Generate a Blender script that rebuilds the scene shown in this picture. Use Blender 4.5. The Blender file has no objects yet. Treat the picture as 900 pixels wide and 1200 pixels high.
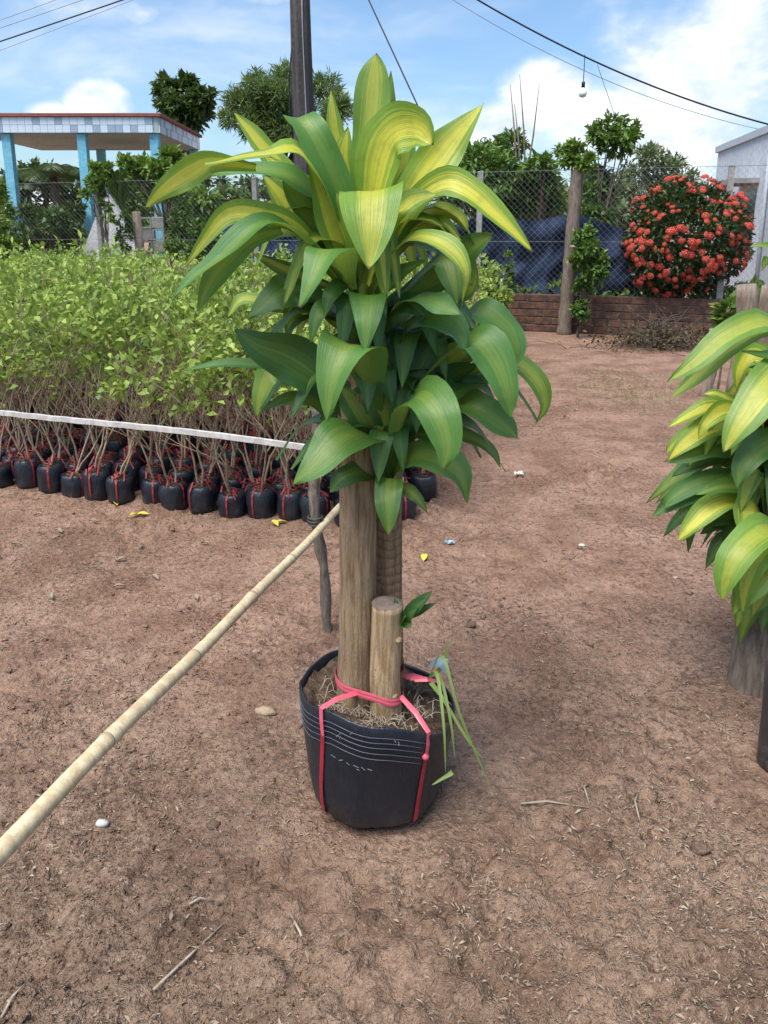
import bpy, math, random
import numpy as np
from mathutils import Vector, Matrix, noise as mnoise

random.seed(7); RNG = np.random.default_rng(7)
R = math.radians
scene = bpy.context.scene
COL = scene.collection

# ------------------------------------------------------------------ camera
CAM_H, PITCH, FPX, PCY = 1.4, R(13.0), 900.0, 478.0      # focal in px of the 900x1200 photo, optical centre row
cam_d = bpy.data.cameras.new('camera'); cam = bpy.data.objects.new('camera', cam_d); COL.objects.link(cam)
cam.location = (0, 0, CAM_H); cam.rotation_euler = (R(90) - PITCH, 0, 0)
cam_d.sensor_fit = 'HORIZONTAL'; cam_d.sensor_width = 36; cam_d.lens = 36 * FPX / 900
cam_d.shift_y = -(600 - PCY) / 900
cam_d.clip_start = 0.05; cam_d.clip_end = 2000
scene.camera = cam

# ------------------------------------------------------------------ light and sky
SUN_EL, SUN_AZ = R(64), R(-140)           # azimuth from +Y (away from the camera), negative to the left
SUN_DIR = Vector((math.sin(SUN_AZ) * math.cos(SUN_EL), math.cos(SUN_AZ) * math.cos(SUN_EL), math.sin(SUN_EL)))
sd = bpy.data.lights.new('sun', 'SUN'); sd.energy = 3.0; sd.angle = R(40); sd.color = (1.0, 0.95, 0.87)
so = bpy.data.objects.new('sun', sd); COL.objects.link(so)
so.rotation_euler = (-SUN_DIR).to_track_quat('-Z', 'Y').to_euler()
scene.view_settings.view_transform = 'Standard'; scene.view_settings.look = 'None'
scene.view_settings.gamma = 1.0; scene.view_settings.use_curve_mapping = False
scene.view_settings.exposure = 0.92
scene.cycles.max_bounces = 6; scene.cycles.diffuse_bounces = 3; scene.cycles.glossy_bounces = 2; scene.cycles.transmission_bounces = 3; scene.cycles.transparent_max_bounces = 4
scene.cycles.caustics_reflective = False; scene.cycles.caustics_refractive = False


def ray(px, py):
    x, y = (px - 450) / FPX, (py - PCY) / FPX
    c, s = math.cos(PITCH), math.sin(PITCH)
    return Vector((x, c - y * s, -s - y * c))


def P(px, py, Y):
    d = ray(px, py); return Vector((0, 0, CAM_H)) + d * (Y / d.y)


def G(px, py, z=0.0):
    d = ray(px, py); return Vector((0, 0, CAM_H)) + d * ((z - CAM_H) / d.z)


def mpp(p):                                # metres per photo pixel at a world point
    c, s = math.cos(PITCH), math.sin(PITCH)
    return (p[1] * c + (CAM_H - p[2]) * s) / FPX


class NT:
    """small helper to write node trees"""
    def __init__(self, tree): self.t = tree; self.n = tree.nodes; self.l = tree.links
    def node(self, typ, **kw):
        nd = self.n.new(typ)
        for k, v in kw.items():
            if k.startswith('_'): setattr(nd, k[1:], v)
        return nd
    def put(self, nd, **kw):
        for k, v in kw.items():
            s = nd.inputs[k.replace('_', ' ')] if k.replace('_', ' ') in nd.inputs else nd.inputs[k]
            if hasattr(v, 'is_output'): self.l.new(v, s)
            else: s.default_value = v
        return nd
    def noise(self, vec, scale, detail=4, rough=0.55, dist=0.0):
        nd = self.n.new('ShaderNodeTexNoise')
        if vec is not None: self.l.new(vec, nd.inputs['Vector'])
        nd.inputs['Scale'].default_value = scale; nd.inputs['Detail'].default_value = detail
        nd.inputs['Roughness'].default_value = rough; nd.inputs['Distortion'].default_value = dist
        return nd.outputs[0]
    def voro(self, vec, scale, out='Distance', rnd=1.0):
        nd = self.n.new('ShaderNodeTexVoronoi'); self.l.new(vec, nd.inputs['Vector'])
        nd.inputs['Scale'].default_value = scale; nd.inputs['Randomness'].default_value = rnd
        return nd.outputs[out]
    def math(self, op, a, b=None, c=None, clamp=False):
        nd = self.n.new('ShaderNodeMath'); nd.operation = op; nd.use_clamp = clamp
        for i, v in enumerate((a, b, c)):
            if v is None: continue
            if hasattr(v, 'is_output'): self.l.new(v, nd.inputs[i])
            else: nd.inputs[i].default_value = v
        return nd.outputs[0]
    def ss(self, v, lo, hi, a=0.0, b=1.0):
        nd = self.n.new('ShaderNodeMapRange'); nd.interpolation_type = 'SMOOTHSTEP'
        self.l.new(v, nd.inputs['Value'])
        for k, x in zip(('From Min', 'From Max', 'To Min', 'To Max'), (lo, hi, a, b)): nd.inputs[k].default_value = x
        return nd.outputs[0]
    def mix(self, f, a, b, blend='MIX'):
        nd = self.n.new('ShaderNodeMix'); nd.data_type = 'RGBA'; nd.blend_type = blend
        for s, v in ((nd.inputs[0], f), (nd.inputs[6], a), (nd.inputs[7], b)):
            if hasattr(v, 'is_output'): self.l.new(v, s)
            elif isinstance(v, (int, float)): s.default_value = v
            else: s.default_value = (*v[:3], 1)
        return nd.outputs[2]
    def map(self, vec, scale=(1, 1, 1), loc=(0, 0, 0)):
        nd = self.n.new('ShaderNodeMapping'); self.l.new(vec, nd.inputs['Vector'])
        nd.inputs['Scale'].default_value = scale; nd.inputs['Location'].default_value = loc
        return nd.outputs[0]
    def vmath(self, op, a, b=None):
        nd = self.n.new('ShaderNodeVectorMath'); nd.operation = op
        for i, v in enumerate((a, b)):
            if v is None: continue
            if hasattr(v, 'is_output'): self.l.new(v, nd.inputs[i])
            else: nd.inputs[i].default_value = v
        return nd
    def bump(self, h, strength=0.5, dist=0.01, normal=None):
        nd = self.n.new('ShaderNodeBump'); self.l.new(h, nd.inputs['Height'])
        nd.inputs['Strength'].default_value = strength; nd.inputs['Distance'].default_value = dist
        if normal is not None: self.l.new(normal, nd.inputs['Normal'])
        return nd.outputs[0]


# world: Nishita sky with fair-weather clouds
world = bpy.data.worlds.new('World'); scene.world = world; world.use_nodes = True
w = NT(world.node_tree); w.n.clear()
wo = w.n.new('ShaderNodeOutputWorld'); bg = w.n.new('ShaderNodeBackground'); w.l.new(bg.outputs[0], wo.inputs[0])
sky = w.n.new('ShaderNodeTexSky'); sky.sky_type = 'NISHITA'; sky.sun_disc = False
sky.sun_elevation = SUN_EL; sky.sun_rotation = SUN_AZ
sky.air_density = 1.0; sky.dust_density = 1.6; sky.ozone_density = 1.6
bg.inputs['Strength'].default_value = 0.09
tc = w.n.new('ShaderNodeTexCoord'); dirv = tc.outputs['Generated']
nz = w.n.new('ShaderNodeSeparateXYZ'); w.l.new(dirv, nz.inputs[0])
wv = w.map(dirv, (1, 1, 1.9))
n_big = w.noise(wv, 2.3, 4, 0.56, 0.25)
n_fine = w.noise(wv, 9.0, 4, 0.6, 0.15)
billow = w.math('ADD', w.math('MULTIPLY', n_big, 0.62), w.math('MULTIPLY', n_fine, 0.38))


def blob(px, py, rad, gain=1.0, sy=1.0):
    c = ray(px, py).normalized()
    d = w.vmath('SUBTRACT', dirv, tuple(c)).outputs[0]
    d = w.vmath('MULTIPLY', d, (1, 1, 1 / sy)).outputs[0]
    ln = w.vmath('LENGTH', d).outputs['Value']
    return w.ss(ln, 0.0, rad, gain, 0.0)


cum = None
for b in ((640, 118, 0.115, 1.0, .75), (590, 150, 0.10, .9, .7), (700, 150, .16, .85, .7), (800, 110, .24, .72, 1.0), (880, 40, .22, .62, 1.0),
          (118, 125, 0.066, .95, .8), (60, 135, 0.05, .6, .6), (860, 95, 0.10, .75, .8), (330, -10, 0.15, .5, .3), (110, 8, .14, .5, .35)):
    v = blob(*b); cum = v if cum is None else w.math('MAXIMUM', cum, v)
general = w.ss(n_big, 0.60, 0.80)                     # clouds over the rest of the sky
edge = w.math('ADD', w.math('MULTIPLY', cum, 0.62), w.math('MULTIPLY', billow, 0.86))
cmask = w.ss(edge, 0.60, 0.86)
veil = w.math('MULTIPLY', w.ss(w.noise(w.map(dirv, (1, 1, 3.2)), 3.6, 4, 0.6, 0.5), 0.42, 0.75), 0.42)
mask = w.math('MAXIMUM', w.math('MAXIMUM', cmask, veil), w.math('MULTIPLY', general, 0.75))
skyc = w.mix(0.0, sky.outputs[0], (1, 1, 1))
skyc = w.mix(1.0, sky.outputs[0], (0.96, 1.12, 1.22), 'MULTIPLY')
cshade = w.mix(w.ss(n_fine, 0.36, 0.60), (4.6, 5.3, 6.3), (7.2, 7.3, 7.4))
final = w.mix(w.math('MULTIPLY', mask, 0.93), skyc, cshade)
w.l.new(final, bg.inputs['Color'])


# ------------------------------------------------------------------ materials
MATS = {}


def newmat(name):
    m = bpy.data.materials.new(name); m.use_nodes = True
    t = NT(m.node_tree); t.n.clear()
    out = t.n.new('ShaderNodeOutputMaterial'); bs = t.n.new('ShaderNodeBsdfPrincipled'); t.l.new(bs.outputs[0], out.inputs[0])
    MATS[name] = m
    tcn = t.n.new('ShaderNodeTexCoord')
    return m, t, bs, out, tcn


def setc(t, bs, col, rough=0.8, spec=0.3, normal=None):
    for s, v in ((bs.inputs['Base Color'], col), (bs.inputs['Roughness'], rough), (bs.inputs['Specular IOR Level'], spec)):
        if hasattr(v, 'is_output'): t.l.new(v, s)
        elif isinstance(v, (int, float)): s.default_value = v
        else: s.default_value = (*v[:3], 1)
    if normal is not None: t.l.new(normal, bs.inputs['Normal'])


def mat_mottled(name, c1, c2, scale=8, rough=0.8, spec=0.25, bump=0.3, bdist=0.005, stretch=(1, 1, 1), fine=60, coord='Object', c3=None):
    m, t, bs, out, tcn = newmat(name)
    v = t.map(tcn.outputs[coord], stretch)
    n1 = t.noise(v, scale, 5, 0.6, 0.2); n2 = t.noise(v, fine, 4, 0.6)
    c = t.mix(t.ss(n1, 0.35, 0.65), c1, c2)
    c = t.mix(t.math('MULTIPLY', t.ss(n2, 0.35, 0.75), 0.55), c, tuple(x * 0.55 for x in c1))
    if c3: c = t.mix(t.ss(t.noise(v, scale * 2.3, 6, 0.7), 0.56, 0.68), c, c3)
    h = t.math('ADD', n1, t.math('MULTIPLY', n2, 0.5))
    setc(t, bs, c, rough, spec, t.bump(h, bump, bdist))
    return m


def mat_ground():
    m, t, bs, out, tcn = newmat('dirt')
    v = tcn.outputs['Object']
    big = t.noise(v, 0.55, 3, 0.6, 0.3); mid = t.noise(v, 3.2, 4, 0.66, 0.2); fine = t.noise(v, 24, 4, 0.75); grit = t.noise(v, 120, 2, 0.8)
    sep = t.n.new('ShaderNodeSeparateXYZ'); t.l.new(v, sep.inputs[0])
    c = t.mix(t.ss(mid, 0.34, 0.66), (0.155, 0.098, 0.066), (0.290, 0.198, 0.138))
    red = t.mix(t.ss(mid, 0.34, 0.66), (0.250, 0.140, 0.097), (0.400, 0.248, 0.182))
    c = t.mix(t.ss(t.math('ADD', sep.outputs[1], t.math('MULTIPLY', big, 3.0)), 2.0, 4.6), c, red)   # redder trodden earth on the path
    c = t.mix(t.math('MULTIPLY', t.ss(big, 0.5, 0.7), 0.5), c, (0.285, 0.185, 0.132))
    c = t.mix(t.math('MULTIPLY', t.ss(fine, 0.50, 0.68), 0.6), c, (0.082, 0.054, 0.039))
    c = t.mix(t.math('MULTIPLY', t.ss(grit, 0.56, 0.72), 0.55), c, (0.37, 0.275, 0.20))
    pale = t.math('MULTIPLY', t.ss(t.noise(v, 75, 2, 0.8, 1.2), 0.60, 0.68), t.ss(t.noise(v, 1.7, 3), 0.44, 0.62))
    c = t.mix(t.math('MULTIPLY', pale, 0.6), c, (0.50, 0.43, 0.36))
    clump = t.noise(v, 46, 4, 0.8, 0.4); patch = t.ss(t.noise(v, 2.1, 3, 0.6), 0.40, 0.62)
    c = t.mix(t.math('MULTIPLY', t.ss(clump, 0.50, 0.62), t.math('ADD', 0.12, t.math('MULTIPLY', patch, 0.62))), c, (0.058, 0.037, 0.026))
    c = t.mix(t.math('MULTIPLY', t.ss(clump, 0.46, 0.36), 0.35), c, (0.38, 0.28, 0.205))
    h = t.math('ADD', t.math('MULTIPLY', fine, 1.0), t.math('MULTIPLY', grit, 0.45)); h = t.math('SUBTRACT', h, t.math('MULTIPLY', clump, 1.1))
    h = t.math('ADD', h, t.math('MULTIPLY', t.voro(v, 55), 0.35))
    setc(t, bs, c, 0.92, 0.15, t.bump(h, 1.0, 0.017))
    return m


def mat_leaf():
    """broad strap leaf; object colour r = how yellow its centre is, g = how fresh/light, b = random"""
    m, t, bs, out, tcn = newmat('strap_leaf')
    oi = t.n.new('ShaderNodeObjectInfo'); oc = t.n.new('ShaderNodeSeparateColor'); t.l.new(oi.outputs['Color'], oc.inputs[0])
    uv = t.n.new('ShaderNodeUVMap'); sx = t.n.new('ShaderNodeSeparateXYZ'); t.l.new(uv.outputs[0], sx.inputs[0])
    u, vv = sx.outputs[0], sx.outputs[1]
    cmb = t.n.new('ShaderNodeCombineXYZ')
    t.l.new(t.math('MULTIPLY', u, 13), cmb.inputs[0]); t.l.new(t.math('MULTIPLY', vv, 0.9), cmb.inputs[1])
    t.l.new(t.math('MULTIPLY', oc.outputs[2], 37), cmb.inputs[2])
    streak = t.noise(cmb.outputs[0], 1.0, 4, 0.6)
    ctr = t.math('ABSOLUTE', t.math('MULTIPLY', t.math('SUBTRACT', u, 0.5), 2.0))
    cs = t.math('ADD', ctr, t.math('MULTIPLY', t.math('SUBTRACT', streak, 0.5), 1.5))
    yl, fr = oc.outputs[0], oc.outputs[1]
    cs = t.math('SUBTRACT', cs, t.math('MULTIPLY', yl, 0.13))
    stripe = t.ss(cs, 0.16, 0.58, 1.0, 0.0)
    edge = t.mix(yl, t.mix(fr, (0.014, 0.066, 0.018), (0.070, 0.215, 0.048)), t.mix(fr, (0.05, 0.12, 0.02), (0.25, 0.40, 0.055)))
    midg = t.mix(fr, (0.034, 0.105, 0.022), (0.155, 0.285, 0.055))
    midc = t.mix(t.math('POWER', yl, 1.7), midg, (0.80, 0.72, 0.085))
    c = t.mix(stripe, edge, midc)
    thin = t.ss(t.math('ABSOLUTE', t.math('SUBTRACT', streak, 0.5)), 0.0, 0.05, 1.0, 0.0)
    c = t.mix(t.math('MULTIPLY', thin, 0.30), c, edge)
    rib = t.ss(ctr, 0.0, 0.07, 1.0, 0.0)
    c = t.mix(t.math('MULTIPLY', rib, 0.35), c, t.mix(yl, (0.16, 0.27, 0.07), (0.50, 0.50, 0.12)))
    blot = t.noise(tcn.outputs['Object'], 34, 4, 0.65)
    c = t.mix(t.math('MULTIPLY', t.ss(blot, 0.45, 0.75), 0.22), c, (0.05, 0.12, 0.02))
    tip = t.math('MULTIPLY', t.ss(vv, 0.972, 0.995), t.ss(oc.outputs[2], 0.35, 0.5))
    c = t.mix(tip, c, (0.16, 0.10, 0.05))
    geo = t.n.new('ShaderNodeNewGeometry')
    c2 = t.mix(t.math('MULTIPLY', geo.outputs['Backfacing'], 0.22), c, (0.30, 0.38, 0.14))
    hb = t.math('ADD', t.math('MULTIPLY', t.noise(t.map(cmb.outputs[0], (4.5, 1, 1)), 1.0, 3), 1.0), t.math('MULTIPLY', blot, 0.4))
    nb = t.bump(hb, 0.35, 0.004)
    setc(t, bs, c2, t.math('ADD', 0.27, t.math('MULTIPLY', blot, 0.2)), 0.5, nb)
    tr = t.n.new('ShaderNodeBsdfTranslucent'); tcol = t.mix(0.35, c2, (0.45, 0.62, 0.04), 'MIX')
    t.l.new(tcol, tr.inputs['Color']); t.l.new(nb, tr.inputs['Normal'])
    ms = t.n.new('ShaderNodeMixShader'); t.l.new(t.math('ADD', 0.16, t.math('MULTIPLY', fr, 0.22)), ms.inputs[0])
    t.l.new(bs.outputs[0], ms.inputs[1]); t.l.new(tr.outputs[0], ms.inputs[2]); t.l.new(ms.outputs[0], out.inputs[0])
    return m


def mat_foliage(name, ca, cb, rough=0.5, trans=0.22, spec=0.3):
    m, t, bs, out, tcn = newmat(name)
    geo = t.n.new('ShaderNodeNewGeometry'); rp = geo.outputs['Random Per Island']
    n = t.noise(tcn.outputs['Object'], 2.2, 3)
    f = t.math('ADD', t.math('MULTIPLY', rp, 0.65), t.math('MULTIPLY', t.ss(n, 0.3, 0.7), 0.4), None, True)
    c = t.mix(f, ca, cb)
    c = t.mix(t.math('MULTIPLY', t.ss(rp, 0.955, 0.965), 0.7), c, tuple(x * 0.5 + y * .7 for x, y in zip(cb, (0.22, 0.13, 0.03))))
    setc(t, bs, c, rough, spec)
    tr = t.n.new('ShaderNodeBsdfTranslucent'); t.l.new(t.mix(0.3, c, (0.35, 0.5, 0.04)), tr.inputs['Color'])
    ms = t.n.new('ShaderNodeMixShader'); ms.inputs[0].default_value = trans
    t.l.new(bs.outputs[0], ms.inputs[1]); t.l.new(tr.outputs[0], ms.inputs[2]); t.l.new(ms.outputs[0], out.inputs[0])
    return m


def mat_bark(name, c1, c2, c3, zs=0.12, rings=0.0, bump=0.8, scale=60):
    m, t, bs, out, tcn = newmat(name)
    v = tcn.outputs['Object']
    st = t.noise(t.map(v, (1, 1, zs)), scale, 6, 0.65, 0.3)
    blot = t.noise(v, 14, 5, 0.65, 0.4); fine = t.noise(t.map(v, (1, 1, .3)), scale * 3.5, 3, 0.7)
    c = t.mix(t.ss(st, 0.36, 0.62), c1, c2)
    c = t.mix(t.math('MULTIPLY', t.ss(blot, 0.48, 0.7), 0.65), c, c3)
    c = t.mix(t.math('MULTIPLY', t.ss(fine, 0.55, 0.75), 0.5), c, tuple(x * .45 for x in c1))
    h = t.math('ADD', st, t.math('MULTIPLY', fine, 0.4))
    if rings:
        wv_ = t.n.new('ShaderNodeTexWave'); wv_.bands_direction = 'Z'; t.l.new(v, wv_.inputs['Vector'])
        wv_.inputs['Scale'].default_value = rings; wv_.inputs['Distortion'].default_value = 7; wv_.inputs['Detail'].default_value = 3
        h = t.math('ADD', h, t.math('MULTIPLY', wv_.outputs[1], 0.3))
        c = t.mix(t.math('MULTIPLY', t.ss(wv_.outputs[1], 0.3, 0.05), 0.4), c, tuple(x * .5 for x in c1))
    setc(t, bs, c, 0.88, 0.2, t.bump(h, bump, 0.006))
    return m


def mat_bag(name, dust=0.35, base=(0.010, 0.014, 0.023)):
    m, t, bs, out, tcn = newmat(name)
    v = tcn.outputs['Object']; sep = t.n.new('ShaderNodeSeparateXYZ'); t.l.new(v, sep.inputs[0])
    cr = t.noise(t.map(v, (1, 1, 0.45)), 22, 5, 0.6, 0.9); ver = t.noise(t.map(v, (1, 1, 0.05)), 180, 3, 0.6)
    dn = t.noise(v, 34, 6, 0.75, 0.3)
    low = t.ss(sep.outputs[2], 0.0, 0.11, 1.0, 0.15)                     # mud splashed up from the soil
    d = t.math('MULTIPLY', t.math('MULTIPLY', t.ss(dn, 0.42, 0.72), low), dust * 1.6, None, True)
    c = t.mix(d, base, (0.135, 0.105, 0.085))
    rough = t.math('ADD', 0.36, t.math('MULTIPLY', d, 0.5))
    h = t.math('ADD', cr, t.math('MULTIPLY', ver, 0.25))
    setc(t, bs, c, rough, 0.5, t.bump(h, 0.75, 0.008))
    return m


def mat_plain(name, col, rough=0.6, spec=0.3, var=0.25, scale=20, metal=0.0):
    m, t, bs, out, tcn = newmat(name)
    n = t.noise(tcn.outputs['Object'], scale, 5, 0.6)
    c = t.mix(t.math('MULTIPLY', t.ss(n, 0.35, 0.7), var * 2), col, tuple(x * 0.55 for x in col))
    setc(t, bs, c, rough, spec, t.bump(n, 0.15, 0.003)); bs.inputs['Metallic'].default_value = metal
    return m


def mat_brick():
    m, t, bs, out, tcn = newmat('brick')
    oi = t.n.new('ShaderNodeObjectInfo'); v = t.vmath('ADD', tcn.outputs['Object'], None)
    cv = t.n.new('ShaderNodeCombineXYZ'); t.l.new(t.math('MULTIPLY', oi.outputs['Random'], 40), cv.inputs[0]); t.l.new(cv.outputs[0], v.inputs[1])
    v = v.outputs[0]
    n = t.noise(v, 9, 6, 0.65); f = t.noise(v, 70, 4, 0.7)
    c = t.mix(oi.outputs['Random'], (0.115, 0.055, 0.038), (0.200, 0.105, 0.074))
    c = t.mix(t.math('MULTIPLY', t.ss(n, 0.38, 0.60), 0.85), c, (0.045, 0.036, 0.031))
    c = t.mix(t.math('MULTIPLY', t.ss(f, 0.55, 0.7), 0.4), c, (0.27, 0.20, 0.16))
    setc(t, bs, c, 0.9, 0.15, t.bump(t.math('ADD', n, f), 0.6, 0.006))
    return m


M_GROUND = mat_ground(); M_LEAF = mat_leaf()
M_BARK = mat_bark('cane_bark', (0.180, 0.112, 0.064), (0.350, 0.245, 0.150), (0.25, 0.19, 0.125), 0.09, 0, 1.0, 95)
M_BARK2 = mat_bark('ringed_cane_bark', (0.190, 0.115, 0.066), (0.335, 0.222, 0.135), (0.26, 0.175, 0.11), 0.12, 13, 0.8, 90)
M_BARK3 = mat_bark('stump_bark', (0.26, 0.168, 0.088), (0.46, 0.33, 0.195), (0.33, 0.25, 0.165), 0.10, 0, 0.9, 95)
M_CUT = mat_mottled('cut_wood', (0.17, 0.125, 0.105), (0.235, 0.18, 0.15), 22, 0.85, .2, .4, .003)
M_GREY_BARK = mat_bark('grey_bark', (0.115, 0.088, 0.068), (0.225, 0.180, 0.145), (0.17, 0.145, 0.115), 0.16, 0, 0.8, 55)
M_STICK = mat_bark('stick_bark', (0.10, 0.078, 0.062), (0.20, 0.165, 0.135), (0.26, 0.235, 0.20), 0.2, 0, 0.8, 90)
M_POLE = mat_bark('pole_wood', (0.040, 0.036, 0.036), (0.082, 0.074, 0.074), (0.10, 0.088, 0.085), 0.04, 0, 0.7, 14)
M_POST = mat_bark('weathered_post', (0.15, 0.11, 0.085), (0.265, 0.21, 0.165), (0.30, 0.255, 0.205), 0.12, 0, 0.8, 40)
M_BRANCH = mat_mottled('branch', (0.29, 0.215, 0.145), (0.42, 0.335, 0.24), 20, 0.85, .2, .4, .003)
M_DARKBRANCH = mat_mottled('dark_branch', (0.085, 0.066, 0.05), (0.15, 0.12, 0.095), 14, 0.85, .2, .4, .006)
M_BAG = mat_bag('black_bag', 0.25); M_POT = mat_bag('grow_bag', 0.22)
M_BAGGREY = mat_bag('dusty_bag', 0.75, (0.028, 0.028, 0.030))
M_RIDGE_HILITE = mat_plain('pot_ridge_highlight', (0.085, 0.10, 0.13), 0.35, 0.5)  # paler than the bag: the highlights along the ridges are put into this colour
M_SOIL = mat_mottled('potting_soil', (0.062, 0.042, 0.030), (0.135, 0.092, 0.062), 30, 0.95, .1, 1.0, .012, fine=120, c3=(0.21, 0.15, 0.10))
M_PINK = mat_plain('pink_twine', (0.68, 0.115, 0.165), 0.4, 0.4, 0.15, 60)
M_RED = mat_plain('red_strap', (0.33, 0.022, 0.038), 0.42, 0.4, 0.25, 50)
M_REDTIE = mat_plain('faded_red_tie', (0.30, 0.035, 0.040), 0.5, 0.3, 0.3, 40)
M_BAMBOO = mat_bark('bamboo', (0.47, 0.365, 0.215), (0.61, 0.515, 0.345), (0.40, 0.30, 0.185), 0.06, 0, 0.25, 45)
M_NODE = mat_plain('bamboo_node', (0.36, 0.29, 0.19), 0.7, .2)
M_LATH = mat_mottled('white_lath', (0.60, 0.57, 0.54), (0.44, 0.41, 0.39), 18, 0.7, .2, .2, .003, c3=(0.36, 0.33, 0.30))
M_WIRE = mat_plain('wire', (0.06, 0.055, 0.05), 0.5, 0.4)
M_CABLE = mat_plain('cable', (0.022, 0.022, 0.025), 0.5, 0.3)
M_GALV = mat_plain('galvanised_wire', (0.30, 0.31, 0.32), 0.5, 0.4, 0.2, 10, 0.5)
M_BRICK = mat_brick(); M_MORTAR = mat_mottled('mortar', (0.10, 0.085, 0.072), (0.17, 0.145, 0.12), 12, 0.95, .1)
M_CONC = mat_mottled('concrete', (0.27, 0.26, 0.245), (0.38, 0.365, 0.345), 3.5, 0.9, .15, .3, .008, fine=30, c3=(0.20, 0.19, 0.175))
M_SLAB = mat_mottled('pale_slab', (0.46, 0.46, 0.475), (0.56, 0.56, 0.57), 2.5, 0.85, .2, .2, .006, fine=22)
M_SOFFIT = mat_mottled('soffit', (0.44, 0.52, 0.51), (0.52, 0.60, 0.59), 1.4, 0.9, .15, .15, .006, fine=14)
M_BLUE = mat_mottled('sky_blue_paint', (0.17, 0.50, 0.66), (0.22, 0.56, 0.72), 3, 0.55, .35, .1, .003, fine=20)
M_TILE_L = mat_plain('pale_blue_tile', (0.62, 0.72, 0.82), 0.3, .5, .08); M_TILE_D = mat_plain('slate_blue_tile', (0.33, 0.43, 0.54), 0.3, .5, .12)
M_CAP = mat_plain('red_brown_cap', (0.27, 0.105, 0.085), 0.75, .2)
M_WALLB = mat_mottled('pale_wall', (0.60, 0.645, 0.70), (0.67, 0.70, 0.745), 1.2, 0.85, .2, .1, .004, fine=12)
M_TRIM = mat_plain('grey_trim', (0.50, 0.54, 0.58), 0.7, .2); M_DARKGLASS = mat_plain('dark_opening', (0.05, 0.06, 0.075), 0.2, .5)
M_NET = mat_mottled('shade_net', (0.014, 0.024, 0.055), (0.030, 0.050, 0.100), 5, 0.9, .25, .4, .02, fine=90)
M_GLASS = mat_plain('bulb_glass', (0.75, 0.75, 0.72), 0.15, .6, .02); M_SOCKET = mat_plain('socket', (0.03, 0.03, 0.03), .5)
F_SHRUB = mat_foliage('shrub_leaves', (0.095, 0.185, 0.040), (0.420, 0.520, 0.105), .45, .30)
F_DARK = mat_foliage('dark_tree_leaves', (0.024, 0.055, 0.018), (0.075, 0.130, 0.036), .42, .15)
F_MID = mat_foliage('mid_tree_leaves', (0.036, 0.092, 0.024), (0.150, 0.255, 0.050), .45, .2)
F_FRESH = mat_foliage('fresh_leaves', (0.065, 0.135, 0.028), (0.200, 0.300, 0.055), .5, .25)
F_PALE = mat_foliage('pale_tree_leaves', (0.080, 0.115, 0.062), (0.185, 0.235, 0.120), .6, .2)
F_FEATHER = mat_foliage('feathery_leaves', (0.070, 0.125, 0.045), (0.200, 0.280, 0.105), .55, .25)
F_IXORA = mat_foliage('glossy_dark_leaves', (0.014, 0.034, 0.012), (0.050, 0.085, 0.022), .35, .1, .4)
F_FLOWER = mat_foliage('red_petals', (0.56, 0.055, 0.040), (0.78, 0.175, 0.130), .55, .18)
F_GRASS = mat_foliage('grass_blades', (0.115, 0.19, 0.045), (0.26, 0.34, 0.11), .5, .25)
F_LITTER = mat_foliage('dry_litter', (0.135, 0.098, 0.068), (0.40, 0.33, 0.255), .85, .05, .15)
F_DRYDARK = mat_foliage('withered_leaves', (0.040, 0.034, 0.020), (0.120, 0.096, 0.050), .8, .05, .15)
F_YLEAF = mat_foliage('fallen_yellow_leaf', (0.52, 0.42, 0.05), (0.66, 0.56, 0.10), .6, .1)
F_PALM = mat_foliage('palm_leaves', (0.030, 0.062, 0.024), (0.090, 0.140, 0.050), .4, .15)
M_STONE = mat_mottled('tan_stone', (0.34, 0.25, 0.165), (0.46, 0.36, 0.255), 30, .9, .1, .6, .006)
M_WHITE = mat_plain('white_scrap', (0.68, 0.68, 0.68), .4, .4, .1); M_FOIL = mat_plain('blue_grey_plastic', (0.26, 0.36, 0.44), .3, .5, .2)
M_CLOD = mat_mottled('clod', (0.13, 0.086, 0.061), (0.235, 0.160, 0.116), 40, .95, .1, 1.0, .01, fine=150)
M_SCRAWL = mat_plain('faded_marker', (0.30, 0.31, 0.33), .6, .2, .45, 200)
M_PALE = mat_mottled('pale_stone', (0.46, 0.44, 0.41), (0.56, 0.54, 0.51), 30, .9, .1, .5, .005)
M_TWIG = mat_mottled('dry_twig', (0.30, 0.24, 0.18), (0.44, 0.37, 0.29), 40, .85, .2)


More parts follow.
